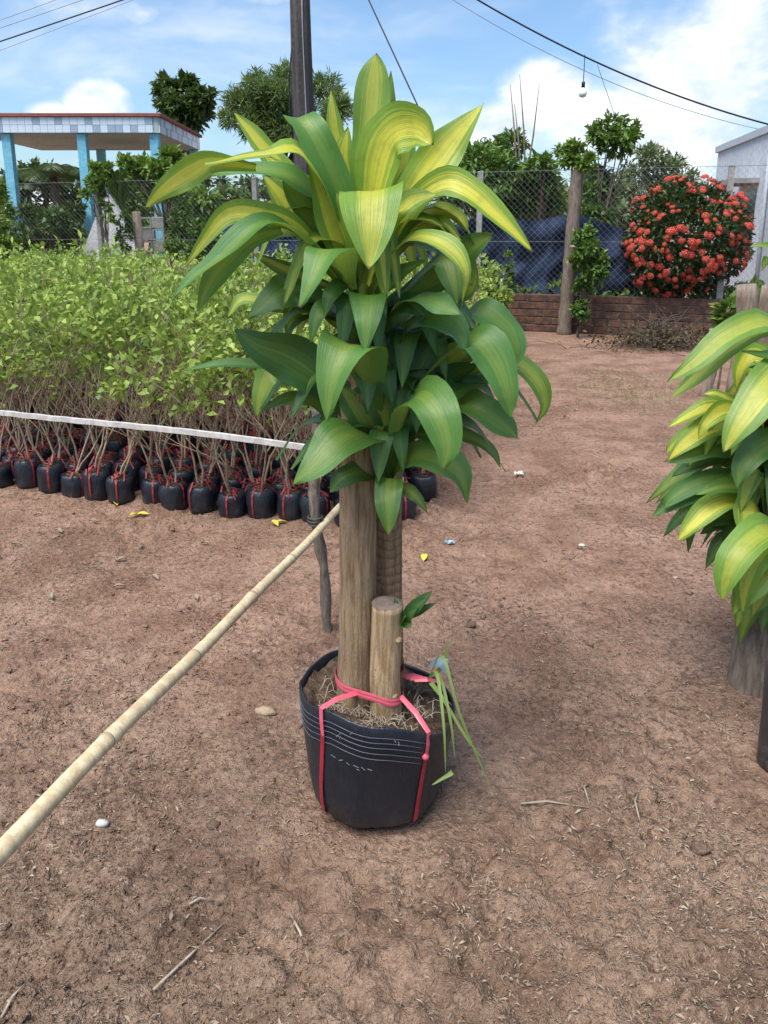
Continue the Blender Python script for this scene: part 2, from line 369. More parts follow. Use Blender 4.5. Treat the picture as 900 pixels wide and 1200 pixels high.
# ------------------------------------------------------------------ mesh helpers
class MB:
    """collects shapes; build() links them as ONE mesh object"""
    def __init__(self): self.v = []; self.f = []; self.uv = []; self.n = 0
    def add(self, verts, faces, uvs=None):
        verts = np.asarray(verts, dtype=float).reshape(-1, 3)
        self.v.append(verts); o = self.n
        self.f.extend([tuple(i + o for i in f) for f in faces]); self.n += len(verts)
        if uvs is not None: self.uv.extend(uvs)
    def box(self, c, s, rz=0.0, jit=0.0, bev=0.0):
        hx, hy, hz = s[0] / 2, s[1] / 2, s[2] / 2
        if bev > 0:
            vs = []
            for z, k in ((-hz, bev), (-hz + bev, 0), (hz - bev, 0), (hz, bev)):
                for x, y in ((-hx + k, -hy + k), (hx - k, -hy + k), (hx - k, hy - k), (-hx + k, hy - k)): vs.append((x, y, z))
            fs = [(3, 2, 1, 0), (12, 13, 14, 15)]
            for r in range(3):
                for i in range(4): fs.append((r * 4 + i, r * 4 + (i + 1) % 4, r * 4 + 4 + (i + 1) % 4, r * 4 + 4 + i))
        else:
            vs = [(-hx, -hy, -hz), (hx, -hy, -hz), (hx, hy, -hz), (-hx, hy, -hz), (-hx, -hy, hz), (hx, -hy, hz), (hx, hy, hz), (-hx, hy, hz)]
            fs = [(3, 2, 1, 0), (4, 5, 6, 7), (0, 1, 5, 4), (1, 2, 6, 5), (2, 3, 7, 6), (3, 0, 4, 7)]
        a = np.array(vs)
        if jit: a = a + RNG.uniform(-jit, jit, a.shape)
        ca, sa = math.cos(rz), math.sin(rz)
        a = np.stack([a[:, 0] * ca - a[:, 1] * sa + c[0], a[:, 0] * sa + a[:, 1] * ca + c[1], a[:, 2] + c[2]], 1)
        self.add(a, fs); return self
    def tube(self, pts, rad, sides=8, cap=True, jit=0.0, flat=1.0):
        pts = [Vector(p) for p in pts]; n = len(pts)
        if not hasattr(rad, '__len__'): rad = [rad] * n
        T = [(pts[min(i + 1, n - 1)] - pts[max(i - 1, 0)]).normalized() for i in range(n)]
        up = Vector((0, 0, 1)) if abs(T[0].z) < 0.9 else Vector((0, 1, 0))
        u = T[0].cross(up).normalized(); vs = []
        for i in range(n):
            u = (u - T[i] * u.dot(T[i])).normalized(); v_ = T[i].cross(u)
            for k in range(sides):
                a = 2 * math.pi * k / sides
                r = rad[i] * (1 + (random.uniform(-jit, jit) if jit else 0))
                vs.append(pts[i] + u * (math.cos(a) * r) + v_ * (math.sin(a) * r * flat))
        fs = []
        for i in range(n - 1):
            for k in range(sides):
                a, b = i * sides + k, i * sides + (k + 1) % sides
                fs.append((a, b, b + sides, a + sides))
        if cap and sides > 2:
            fs.append(tuple(range(sides))[::-1]); fs.append(tuple(range((n - 1) * sides, n * sides)))
        self.add([tuple(p) for p in vs], fs); return self
    def ribbon(self, pts, width, nrm, thick=0.0):
        pts = [Vector(p) for p in pts]; n = len(pts); vs = []
        nrm = [Vector(x) for x in nrm] if isinstance(nrm, list) else [Vector(nrm)] * n
        for i in range(n):
            t_ = (pts[min(i + 1, n - 1)] - pts[max(i - 1, 0)]).normalized()
            wd = width[i] if hasattr(width, '__len__') else width
            s = t_.cross(nrm[i]).normalized() * (wd / 2); nn = nrm[i].normalized() * thick
            vs += [pts[i] - s, pts[i] + nn * .6 + s * 0.0, pts[i] + s, pts[i] - nn]
        fs = []
        for i in range(n - 1):
            for k in range(4): fs.append((i * 4 + k, i * 4 + (k + 1) % 4, i * 4 + 4 + (k + 1) % 4, i * 4 + 4 + k))
        self.add([tuple(p) for p in vs], fs); return self
    def lathe(self, prof, sides=24, c=(0, 0, 0), fn=None):
        vs = []
        for (r, z) in prof:
            for k in range(sides):
                a = 2 * math.pi * k / sides; rr, zz = (r, z) if fn is None else fn(r, z, a)
                vs.append((c[0] + rr * math.cos(a), c[1] + rr * math.sin(a), c[2] + zz))
        fs = []
        for i in range(len(prof) - 1):
            for k in range(sides):
                a, b = i * sides + k, i * sides + (k + 1) % sides
                fs.append((a, b, b + sides, a + sides))
        self.add(vs, fs); return self
    def mesh(self, name, m, smooth=True):
        me = bpy.data.meshes.new(name)
        v = np.concatenate(self.v) if self.v else np.zeros((0, 3))
        me.from_pydata(v.tolist(), [], self.f)
        if self.uv:
            lay = me.uv_layers.new(name='UVMap'); idx = np.empty(len(me.loops), dtype=np.int32); me.loops.foreach_get('vertex_index', idx)
            lay.data.foreach_set('uv', np.asarray(self.uv, dtype=np.float32)[idx].ravel())
        me.materials.append(m)
        if smooth: me.polygons.foreach_set('use_smooth', [True] * len(me.polygons))
        me.update(); return me
    def build(self, name, m, parent=None, smooth=True): return link(name, self.mesh(name, m, smooth), parent)


def link(name, me, parent=None, loc=None, rot=None, scale=None):
    o = bpy.data.objects.new(name, me); COL.objects.link(o)
    if parent is not None: o.parent = parent
    if loc is not None: o.location = loc
    if rot is not None: o.rotation_euler = rot
    if scale is not None: o.scale = scale
    return o


def thing(name, label, cat, loc=(0, 0, 0), rz=0.0, group=None):
    o = bpy.data.objects.new(name, None); COL.objects.link(o); o.empty_display_size = 0.1
    o.location = loc; o.rotation_euler = (0, 0, rz); return tag(o, label, cat, group)


def tag(o, label, cat, group=None, kind=None):
    if label: o['label'] = label
    if cat: o['category'] = cat
    if group: o['group'] = group
    if kind: o['kind'] = kind
    return o


def rebase(o, loc):
    """move the origin of a mesh built in world space to loc"""
    loc = Vector(loc); o.data.transform(Matrix.Translation(-loc)); o.location = loc; return o


def fast_mesh(name, verts, quads, m, smooth=False):
    me = bpy.data.meshes.new(name); nv, nq, k = len(verts), len(quads), quads.shape[1]
    me.vertices.add(nv); me.vertices.foreach_set('co', np.ascontiguousarray(verts, dtype=np.float32).ravel())
    me.loops.add(nq * k); me.loops.foreach_set('vertex_index', np.ascontiguousarray(quads, dtype=np.int32).ravel())
    me.polygons.add(nq); me.polygons.foreach_set('loop_start', np.arange(nq, dtype=np.int32) * k)
    me.materials.append(m)
    if smooth: me.polygons.foreach_set('use_smooth', np.ones(nq, dtype=bool))
    me.update(calc_edges=True); me.validate(); return me


def leaf_quads(pos, outdir, length, width, droop=0.25, up=0.35, fold=0.18, rng=RNG):
    """leaf-shaped two-triangle blades at pos, pointing roughly along outdir; returns verts, tris"""
    n = len(pos)
    d = outdir + rng.normal(0, 0.55, (n, 3)); d[:, 2] += rng.normal(up - droop, 0.3, n)
    d /= np.linalg.norm(d, axis=1)[:, None] + 1e-9
    nr = rng.normal(0, 0.5, (n, 3)); nr[:, 2] += 0.9
    s = np.cross(d, nr); s /= np.linalg.norm(s, axis=1)[:, None] + 1e-9
    nn = np.cross(s, d)
    L = (length * rng.uniform(0.6, 1.25, n))[:, None]; W = (width * rng.uniform(0.7, 1.2, n))[:, None]
    base = pos; tip = pos + d * L - nn * L * 0.12
    ml = pos + d * L * 0.48 + s * W * 0.5 + nn * W * fold; mr = pos + d * L * 0.48 - s * W * 0.5 + nn * W * fold
    v = np.stack([base, mr, tip, ml], 1).reshape(-1, 3)
    i = np.arange(n)[:, None] * 4
    t = np.concatenate([i + np.array([[0, 1, 2]]), i + np.array([[0, 2, 3]])], 0)
    return v, t


def blob_points(blobs, n, rng=RNG, shell=0.55, sub=6):
    """points gathered in small clumps inside each ellipsoid blob (centre, radius)"""
    vol = np.array([b[1] ** 2 for b in blobs]); cnt = (n * vol / vol.sum()).astype(int) + 1
    P_, O_ = [], []
    for (c, r), k in zip(blobs, cnt):
        nc = max(3, int(k / 26))
        d = rng.normal(0, 1, (nc, 3)); d /= np.linalg.norm(d, axis=1)[:, None]
        rr = r * (shell + (1 - shell) * rng.random(nc)) * rng.uniform(.75, 1.12, nc)
        cc = np.array(c) + d * rr[:, None] * np.array([1, 1, 0.85])
        w_ = rng.integers(0, nc, k)
        p = cc[w_] + rng.normal(0, r * 0.17, (k, 3))
        o = p - np.array(c); o /= np.linalg.norm(o, axis=1)[:, None] + 1e-9
        P_.append(p); O_.append(o * 0.7)
    return np.concatenate(P_), np.concatenate(O_)


def crown_mesh(name, blobs, n, L, W, m, up=0.2, droop=0.25, shell=0.45):
    p, o = blob_points(blobs, n, shell=shell); v, t = leaf_quads(p, o, L, W, droop, up)
    return fast_mesh(name, v, t, m)


# ------------------------------------------------------------------ ground
def vnoise(X, Y, scale, seed):
    """cheap smooth value noise on arrays"""
    r = np.random.default_rng(seed); N = 256; tab = r.random((N, N))
    x, y = X * scale + 1000, Y * scale + 1000
    xi, yi = np.floor(x).astype(int), np.floor(y).astype(int); fx, fy = x - xi, y - yi
    fx, fy = fx * fx * (3 - 2 * fx), fy * fy * (3 - 2 * fy)
    a = tab[xi % N, yi % N]; b = tab[(xi + 1) % N, yi % N]; c = tab[xi % N, (yi + 1) % N]; d = tab[(xi + 1) % N, (yi + 1) % N]
    return (a * (1 - fx) + b * fx) * (1 - fy) + (c * (1 - fx) + d * fx) * fy - 0.5


POT = Vector((-0.016, 1.695, 0.0))


def ground_z(X, Y):
    X = np.asarray(X, float); Y = np.asarray(Y, float)
    z = 0.030 * vnoise(X, Y, 0.9, 1) + 0.020 * vnoise(X, Y, 2.6, 2) + 0.014 * vnoise(X, Y, 7.5, 3)
    rough = np.clip(0.55 + 1.6 * vnoise(X, Y, 1.6, 9), 0.15, 1.3)
    z += rough * (0.030 * vnoise(X, Y, 19, 4) + 0.026 * vnoise(X, Y, 43, 5) + 0.012 * vnoise(X, Y, 95, 6))
    fade = np.clip((9.5 - Y) / 3, 0, 1) * np.clip((6 - np.abs(X)) / 2, 0, 1)
    r = np.hypot(X - POT.x, Y - POT.y); flat = np.clip((r - 0.15) / 0.12, 0, 1)
    return z * (0.25 + 0.75 * fade) * flat


ys = [-3.0, -1.5, 0.0, 0.4]; y = 0.62
while y < 9.5: ys.append(y); y += max(0.0085, 0.0052 * y ** 1.35)
ys += [10, 10.6, 11.3, 12, 13, 15, 18, 24, 34, 60, 120, 400, 1200]
xs = np.concatenate([[-900, -200, -60, -24, -14, -9, -7], np.linspace(-5.5, -1.5, 110), np.linspace(-1.49, 1.49, 250), np.linspace(1.5, 5.5, 110), [7, 9, 14, 24, 60, 200, 900]])
ys = np.array(ys); GX, GY = np.meshgrid(xs, ys)
GZ = np.where(GY > 9.9, 0.0, ground_z(GX, GY))
ny_, nx_ = GX.shape
ii = (np.arange(ny_ - 1)[:, None] * nx_ + np.arange(nx_ - 1)[None, :]).ravel()
me = fast_mesh('ground', np.stack([GX, GY, GZ], -1).reshape(-1, 3), np.stack([ii, ii + 1, ii + 1 + nx_, ii + nx_], 1), M_GROUND, True)
tag(link('ground', me), None, None, None, 'structure')


def gz(x, y): return float(ground_z(x, y))


# ------------------------------------------------------------------ fence line helpers
FK, F0 = -0.35, 11.1 + 0.35 * 1.85


def FY(x): return F0 + FK * x


def PF(px, py, off=0.0):
    d = ray(px, py); s = (F0 + off) / (d.y - FK * d.x); return Vector((0, 0, CAM_H)) + d * s


FANG = math.atan(FK); FU = Vector((math.cos(FANG), math.sin(FANG), 0)); FN = Vector((-math.sin(FANG), math.cos(FANG), 0))

# brick wall under the fence
wall = thing('brick_wall', 'low old brown brick wall under the chain link fence', 'wall', (PF(560, 380).x, PF(560, 380).y - .06, 0), FANG)
WL = 5.2; BH, BL_, BW = 0.106, 0.235, 0.11
MB().box((WL / 2, 0, 0.262), (WL, BW - 0.022, 0.524)).build('mortar', M_MORTAR, wall, False)
brick_me = []
for k in range(4):
    b = MB().box((0, 0, 0), (BL_ - 0.013, BW, BH - 0.012), 0, 0.0035, 0.007); brick_me.append(b.mesh('brick', M_BRICK, False))
for c in range(5):
    x0 = (c % 2) * BL_ / 2
    for i in range(int(WL / BL_) - (c % 2)):
        link('brick', brick_me[random.randrange(4)], wall, (x0 + (i + .5) * BL_, random.uniform(-.004, .004), BH * (c + .5) - .002), (0, 0, random.uniform(-.012, .012)))

# chain link fence
fence = thing('chain_link_fence', 'galvanised chain link fence strung along the far side of the yard', 'fence', (0, F0, 0), FANG)
FX0, FX1, FZ0, FZ1 = -9.0, 7.6, 0.02, 2.22
mb = MB(); step = 0.085
s = FX0 - (FZ1 - FZ0)
while s < FX1 + (FZ1 - FZ0):
    for sg in (1, -1):
        xa, xb = s, s + sg * (FZ1 - FZ0); za, zb = FZ0, FZ1
        lo, hi = 0.0, 1.0
        for X_lim, side in ((FX0, -1), (FX1, 1)):
            dx = xb - xa; tt = (X_lim - xa) / dx
            if (dx > 0) == (side < 0): lo = max(lo, tt)
            else: hi = min(hi, tt)
        if hi - lo > 0.02:
            a = (xa + (xb - xa) * lo, 0.004 * sg, za + (zb - za) * lo); b = (xa + (xb - xa) * hi, 0.004 * sg, za + (zb - za) * hi)
            mb.tube([a, b], 0.0012, 3, False)
    s += step
mb.build('wire_mesh', M_GALV, fence, False)
for z in (0.5, 1.25, 2.2): MB().tube([(FX0, .006, z), (FX1, .006, z)], 0.0026, 4).build('tension_wire', M_GALV, fence)


def fx(px): return (PF(px, 300).x) / math.cos(FANG)


for px in (-30, 118, 300, 470, 560, 848):
    MB().box((fx(px), 0.05, 1.1), (0.075, 0.075, 2.24), 0, .004, .008).build('fence_post', M_CONC, fence, False)

# shade net hanging behind the fence
x0, x1 = fx(255), fx(752); nu, nv = 180, 28; mb = MB(); vs = []
for j in range(nv + 1):
    for i in range(nu + 1):
        u, v = i / nu, j / nv; x = x0 + (x1 - x0) * u
        top = 1.50 + .09 * math.sin(u * 9 + 1) + .05 * math.sin(u * 31); z = .30 + (top - .30) * v
        yo = .22 + .07 * math.sin(x * 5 + 2 * v) + .045 * math.sin(x * 13 - 3 * v) + .06 * math.sin(v * 7 + x * 2) + .035 * math.sin(v * 17 - x * 4) + .02 * math.sin(x * 29 + 5 * math.sin(v * 6))
        vs.append((x, yo, z))
mb.add(vs, [(j * (nu + 1) + i, j * (nu + 1) + i + 1, (j + 1) * (nu + 1) + i + 1, (j + 1) * (nu + 1) + i) for j in range(nv) for i in range(nu)])
net = mb.build('shade_net', M_NET); net.location = (0, F0, 0); net.rotation_euler = (0, 0, FANG)
tag(net, 'dark navy shade net hanging in folds behind the wire fence', 'net')


# ------------------------------------------------------------------ pavilion
def bar(name, a, b, s, m, parent):
    a, b = Vector(a), Vector(b)
    return MB().box((a + b) / 2, (s, s, (b - a).length), 0, 0, .008).build(name, m, parent, False)


PX0, PX1, PY0, PY1 = -8.2, -4.42, 15.9, 19.3; RZ0, RZ1 = 3.27, 3.56
pav = thing('pavilion', 'small open pavilion with flat tiled roof edge and sky blue pillars', 'pavilion', ((PX0 + PX1) / 2, (PY0 + PY1) / 2, 0))
pav_o = Vector(pav.location)
def pl(x, y, z): return (x - pav_o.x, y - pav_o.y, z)
roof = MB().box(pl((PX0 + PX1) / 2, (PY0 + PY1) / 2, (RZ0 + RZ1) / 2), (PX1 - PX0, PY1 - PY0, RZ1 - RZ0)).build('roof_slab', M_SOFFIT, pav, False)
MB().box(pl((PX0 + PX1) / 2, (PY0 + PY1) / 2, RZ1 + .035), (PX1 - PX0 + .14, PY1 - PY0 + .14, .07), 0, 0, .01).build('roof_cap', M_CAP, roof, False)
tw, th = 0.147, (RZ1 - RZ0) / 2
tl = [MB().box((0, 0, 0), (tw - .006, .02, th - .006)).mesh('tile', m_, False) for m_ in (M_TILE_L, M_TILE_D)]
nfr = int((PX1 - PX0) / tw)
for i in range(nfr):
    for r in range(2):
        link('tile', tl[(i // 2 + r + (1 if random.random() < .25 else 0)) % 2 if (i + r) % 3 else 0], roof, pl(PX0 + (i + .5) * tw, PY0 - .013, RZ0 + (r + .5) * th))
for i in range(int((PY1 - PY0) / tw)):
    for r in range(2):
        link('tile', tl[(i + r) % 2 if (i // 2 + r) % 3 else 0], roof, pl(PX1 + .013, PY0 + (i + .5) * tw, RZ0 + (r + .5) * th), (0, 0, R(90)))
for px, Y in ((13, 16.05), (100, 16.05), (184, 16.05), (252, 19.15), (120, 19.15)):
    p = P(px, 200, Y); x = min(max(p.x, PX0 + .1), PX1 - .1)
    bar('pillar', pl(x, Y, 0), pl(x, Y, RZ0 - .003), .17, M_BLUE, pav)

# grey slab, block pier and post by the pavilion
p = P(128, 300, 14.6); mb = MB()
prof = [(-.56, 0), (.62, 0), (.58, .65), (.22, 1.28), (.02, 1.52), (-.2, 1.2), (-.5, .66)]
prof = [(x * 1.12, z * 1.36) for x, z in prof]
n = len(prof); mb.add([(x, -.06, z) for x, z in prof] + [(x, .06, z) for x, z in prof],
                      [tuple(range(n)), tuple(range(2 * n - 1, n - 1, -1))] + [(i, i + n, (i + 1) % n + n, (i + 1) % n) for i in range(n)])
o = mb.build('concrete_slab', M_SLAB, None, False); o.location = (p.x, p.y, 0); o.rotation_euler = (R(-3), 0, R(-6))
tag(o, 'pale grey pointed concrete slab standing beside the pavilion pillars', 'slab')
p = P(181, 300, 14.0); t_ = thing('block_pier', 'stub of weathered wall made of hollow concrete blocks', 'pier', (p.x, p.y, 0), .05)
for r in range(8):
    for sx in (-1, 1):
        blk = MB(); zc = .13 + r * .205
        if (r + (sx > 0)) % 2:
            for a, b_, c_, d_ in ((-.09, 0, .03, .195), (.09, 0, .03, .195), (0, .083, .15, .03), (0, -.083, .15, .03)): blk.box((a, 0, b_), (c_, .12, d_))
        else: blk.box((0, 0, 0), (.205, .12, .195), 0, .004, .01)
        o = blk.build('block', M_CONC, t_, False); o.location = (sx * .108, random.uniform(-.008, .008), zc - .03)
p = P(164, 300, 13.6)
o = rebase(MB().tube([(p.x, p.y, -.05), (p.x + .01, p.y, .6), (p.x - .01, p.y, 1.72)], [.085, .078, .07], 8, True, .05).build('old_post', M_POST), (p.x, p.y, 0))
tag(o, 'short weathered grey post next to the hollow block pier', 'post')

# far house with pale roof, left behind the pavilion
p = P(35, 262, 27); t_ = thing('far_house', 'distant low house with pale sheet roof behind the palm', 'house', (p.x, p.y, 0))
MB().box((0, 0, .95), (4.4, 3, 1.9)).build('wall', M_CONC, t_, False)
mb = MB(); mb.add([(-2.5, -1.8, 1.9), (2.5, -1.8, 1.9), (2.5, 0, 2.7), (-2.5, 0, 2.7), (2.5, 1.8, 1.9), (-2.5, 1.8, 1.9), (-2.5, -1.8, 1.84), (2.5, -1.8, 1.84), (2.5, 1.8, 1.84), (-2.5, 1.8, 1.84)],
                  [(0, 1, 2, 3), (3, 2, 4, 5), (7, 6, 9, 8), (0, 6, 7, 1), (4, 8, 9, 5), (1, 7, 8, 4, 2), (5, 9, 6, 0, 3)])
mb.build('roof', M_SLAB, t_, False)
for x in (-1.2, .9): MB().box((x, -1.51, 1.1), (.7, .04, .8)).build('window', M_DARKGLASS, t_, False)

# pale building at the right
bld = thing('pale_building', 'pale blue rendered building with flat parapet behind the red flower bush', 'building', (7.1, 16.2, 0))
bo = Vector(bld.location)
bA, bB = Vector((6.72, 16.2, 0)), Vector((5.86, 11.2, 0)); bt = (bB - bA).normalized(); bn = Vector((-bt.y, bt.x, 0)); bn = bn if bn.x > 0 else -bn
TOPZ = 2.92
def prism(corners, z0, z1):
    m_ = MB(); n_ = len(corners)
    m_.add([(c.x - bo.x, c.y - bo.y, z0) for c in corners] + [(c.x - bo.x, c.y - bo.y, z1) for c in corners],
           [tuple(range(n_))[::-1], tuple(range(n_, 2 * n_))] + [(i, (i + 1) % n_, (i + 1) % n_ + n_, i + n_) for i in range(n_)])
    return m_
prism([bA, bA + bn * 5, bB + bn * 5, bB], 0, TOPZ).build('wall', M_WALLB, bld, False)
prism([bA - bn * .05 - bt * .05, bA + bn * 5.05 - bt * .05, bB + bn * 5.05 + bt * .05, bB - bn * .05 + bt * .05], TOPZ + .002, TOPZ + .12).build('parapet', M_TRIM, bld, False)
def onwall(px): # distance along the wall for a photo column
    best = min((abs(((bA + bt * s_).x) / ((bA + bt * s_).y * math.cos(PITCH) + .0) * 900 + 450 - px), s_) for s_ in np.linspace(0, 5, 400)); return best[1]
sa = onwall(862); sb = onwall(884)
a0, b0 = bA + bt * sa, bA + bt * sb
prism([a0 - bn * .003, b0 - bn * .003, b0 - bn * .42, a0 - bn * .42], 2.17, 2.25).build('awning', M_CONC, bld, False)
prism([a0 - bn * .012 + bt * .1, b0 - bn * .012 - bt * .1, b0 + bn * .02 - bt * .1, a0 + bn * .02 + bt * .1], .95, 2.05).build('window', M_DARKGLASS, bld, False)
s2 = onwall(893); c0 = bA + bt * s2
prism([c0 - bn * .02, c0 - bn * .02 + bt * .8, c0 + bn * .02 + bt * .8, c0 + bn * .02], 0, 2.05).build('door', M_TRIM, bld, False)
s3 = onwall(897); c0 = bA + bt * s3 - bn * .06
MB().tube([(c0.x - bo.x, c0.y - bo.y, 0), (c0.x - bo.x, c0.y - bo.y, 3.45)], .03, 8).build('drainpipe', M_TRIM, bld)

# ------------------------------------------------------------------ utility pole and overhead wires
p = P(357, 150, 14.2); t_ = thing('utility_pole', 'dark weathered utility pole rising behind the big potted plant', 'pole', (p.x, p.y, 0))
mb = MB(); mb.tube([(0.01, 0, -.1), (0, 0, 1.5), (-.01, 0, 3), (-.03, 0, 4.5), (-.05, 0, 7.5)], [.225, .21, .195, .178, .15], 14, True, .02); mb.build('shaft', M_POLE, t_)
MB().tube([(.15, -.12, 2.2), (.11, -.13, 3.2), (.13, -.12, 3.9), (.09, -.10, 5), (.08, -.09, 7.3)], .022, 6).build('cable_run', M_CABLE, t_)
MB().tube([(-.2, -.02, 2.9), (-.24, -.05, 3.4), (-.25, -.05, 3.9), (-.19, -.05, 4.4), (-.17, -.04, 4.9)], .012, 6).build('loose_cable', M_CABLE, t_)
MB().tube([(.02, -.22, 2.0), (.05, -.20, 3.4), (.02, -.18, 4.6), (.01, -.16, 7)], .011, 6).build('loose_cable', M_GALV, t_)


def wire(name, a, b, r, label, sag=0.0, m=M_CABLE, cat='cable', group=None):
    a, b = Vector(a), Vector(b); pts = []
    for i in range(25):
        t = i / 24; q = a.lerp(b, t); q.z -= sag * 4 * t * (1 - t); pts.append(q)
    o = MB().tube(pts, r, 5).build(name, m); rebase(o, a); return tag(o, label, cat, group)


pole_top = Vector((p.x, p.y, 6.6))
wire('guy_wire', P(430, -5, 13.5) + (P(430, -5, 13.5) - P(498, 140, 12.6)) * .4, P(512, 172, 12.4) + (P(512, 172, 12.4) - P(430, -5, 13.5)) * .76, .012, 'single dark guy wire slanting down behind the plant top', 0, M_CABLE, 'wire')
CA, CB = P(480, -50, 12), P(905, 147, 12.0)
wire('overhead_cable', CA, CB, .013, 'dark overhead cable carrying the hanging light bulb', .24)
wire('overhead_cable', P(470, -40, 14.5), P(892, 152, 14.5), .006, 'thin pale cable running beside the bulb cable', .34, M_GALV)
for i, (ya, xb_) in enumerate(((46, 142), (30, 95), (22, 60), (58, 150))):
    a, b = P(-40, ya + 14, 15), P(xb_ + 40, -14, 15)
    wire('overhead_cable', a - (b - a) * 1.5, b + (b - a) * .3, (.013, .007, .006, .005)[i], ('thick dark overhead cable crossing above the pavilion', 'thin overhead cable strung just above the thick dark cable', 'highest thin overhead cable over the pavilion', 'faint lowest overhead cable over the pavilion')[i], .03, M_CABLE if i == 0 else M_GALV)
# hanging bulb
bp_ = P(683.5, 100, 12.0); top = P(684, 66, 12.0)
t_ = thing('light_bulb', 'light bulb hanging on a cord from the overhead cable', 'light bulb', (bp_.x, bp_.y, bp_.z))
MB().tube([(0, 0, .03), (0, 0, top.z - bp_.z + .02)], .006, 5).build('cord', M_CABLE, t_)
MB().lathe([(.0, .05), (.024, .05), (.026, .02), (.026, -.03), (.0, -.03)], 10).build('socket', M_SOCKET, t_)
MB().lathe([(.02, -.031), (.03, -.055), (.055, -.09), (.06, -.12), (.045, -.155), (.0, -.17)], 12).build('glass', M_GLASS, t_)
wire('drop_wire', P(700, 76, 12), P(722, 140, 11.6), .004, 'thin drop wire slanting from the cable into the tree crown', 0, M_CABLE, 'wire')


# ------------------------------------------------------------------ trees and bushes
def tree(name, label, cat, Y, root_px, blobs_px, n, L, W, leafm, barkm=M_DARKBRANCH, trunk_r=.09, group=None, shell=.45, droop=.25, up=.2, multi=1, jitY=.8, spread=.0):
    """crown blobs given as photo columns/rows at distance Y, each with its own depth offset"""
    blobs = []
    for b in blobs_px:
        px, py, r = b[:3]; yy = Y + (b[3] if len(b) > 3 else random.uniform(-jitY, jitY)); q = P(px, py, yy); blobs.append((q, r * mpp(q)))
    c = sum((b[0] for b in blobs), Vector()) / len(blobs)
    root = P(root_px, 300, Y); root.z = 0
    t = thing(name, label, cat, root, 0, group)
    mb = MB()
    for k in range(multi):
        r0 = root + Vector((random.uniform(-spread, spread), random.uniform(-spread, spread), -.05)) if k else root + Vector((0, 0, -.05))
        low = min(b[0].z - b[1] * .3 for b in blobs); fork = Vector((root.x * .5 + c.x * .5, root.y * .5 + c.y * .5, max(.15, low * .75)))
        mid = r0.lerp(fork, .5) + Vector((random.uniform(-.06, .06), random.uniform(-.06, .06), 0))
        mb.tube([r0 - root, mid - root, fork - root], [trunk_r * 1.15, trunk_r, trunk_r * .8], 8, True, .05)
        for q, r in blobs[k::multi]:
            m1 = fork.lerp(q, .55) + Vector((random.uniform(-.2, .2) * r, random.uniform(-.2, .2) * r, .15 * r))
            mb.tube([fork - root, m1 - root, q - root], [trunk_r * .6, trunk_r * .38, trunk_r * .12], 5, False)
            for _ in range(6):
                d = Vector((random.gauss(0, 1), random.gauss(0, 1), random.gauss(.3, 1))).normalized()
                st = m1.lerp(q, random.random()); mb.tube([st - root, st + d * r * .5 - root, st + d * r * .95 + Vector((0, 0, .05 * r)) - root], [trunk_r * .2, trunk_r * .12, .004], 4, False)
    mb.build('trunk', barkm, t)
    me = crown_mesh('crown', [(tuple(b[0] - root), b[1]) for b in blobs], n, L, W, leafm, up, droop, shell)
    link('crown', me, t); return t


tree('broadleaf_tree', 'dark broadleaf tree rising above the pavilion roof corner', 'tree', 24, 214,
     [(194, 106, 13), (190, 97, 9), (213, 108, 14), (220, 97, 9), (232, 118, 14), (205, 128, 17), (225, 135, 18), (240, 122, 9), (245, 112, 6), (200, 117, 12), (212, 146, 18), (236, 132, 10)], 4200, .24, .12, F_DARK, trunk_r=.16, shell=.35)
tree('feathery_tree', 'tall feathery light green tree behind the utility pole', 'tree', 21, 325,
     [(282, 122, 22), (300, 105, 18), (322, 110, 24), (335, 92, 16), (318, 135, 30), (342, 80, 7), (345, 120, 18), (380, 106, 17), (394, 128, 20), (340, 150, 26), (292, 146, 20), (400, 112, 8), (270, 140, 12), (300, 90, 7), (385, 150, 18)],
     12000, .22, .035, F_FEATHER, trunk_r=.12, shell=.2, up=.35, droop=.15)
tree('leafy_tree', 'dense leafy green tree behind the fence with bare canes standing in it', 'tree', 15.5, 590,
     [(565, 186, 22), (545, 202, 22), (598, 172, 17), (590, 205, 26), (560, 225, 26), (580, 178, 16), (600, 238, 26), (530, 230, 20), (552, 175, 14), (578, 245, 22)], 7500, .14, .065, F_MID, trunk_r=.1, shell=.5)
tree('leafy_tree', 'rounded bright green tree between the bare canes and the old post', 'tree', 14.6, 632,
     [(632, 200, 18), (645, 215, 15), (620, 218, 20), (636, 235, 22), (650, 240, 15), (640, 190, 9), (612, 240, 18)], 4500, .13, .06, F_MID, trunk_r=.08, shell=.5)
tree('airy_tree', 'slender airy tree with tufted dark crown rising over the fence', 'tree', 11.9, 692,
     [(700, 158, 12, 0), (718, 148, 15, .2), (735, 163, 13, -.1), (724, 172, 12, .1), (745, 156, 8, .2), (712, 166, 11, 0), (706, 205, 12, .3), (697, 222, 13, .2), (712, 235, 12, .3), (690, 245, 11, .1), (703, 255, 12, 0)],
     2600, .11, .055, F_MID, trunk_r=.035, shell=.45)
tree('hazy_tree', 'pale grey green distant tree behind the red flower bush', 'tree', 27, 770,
     [(758, 188, 18), (780, 203, 20), (742, 212, 20), (792, 190, 13), (770, 228, 22), (724, 222, 18), (805, 215, 16), (735, 240, 20), (790, 240, 18), (765, 175, 8)], 5000, .24, .07, F_PALE, trunk_r=.12, shell=.3)
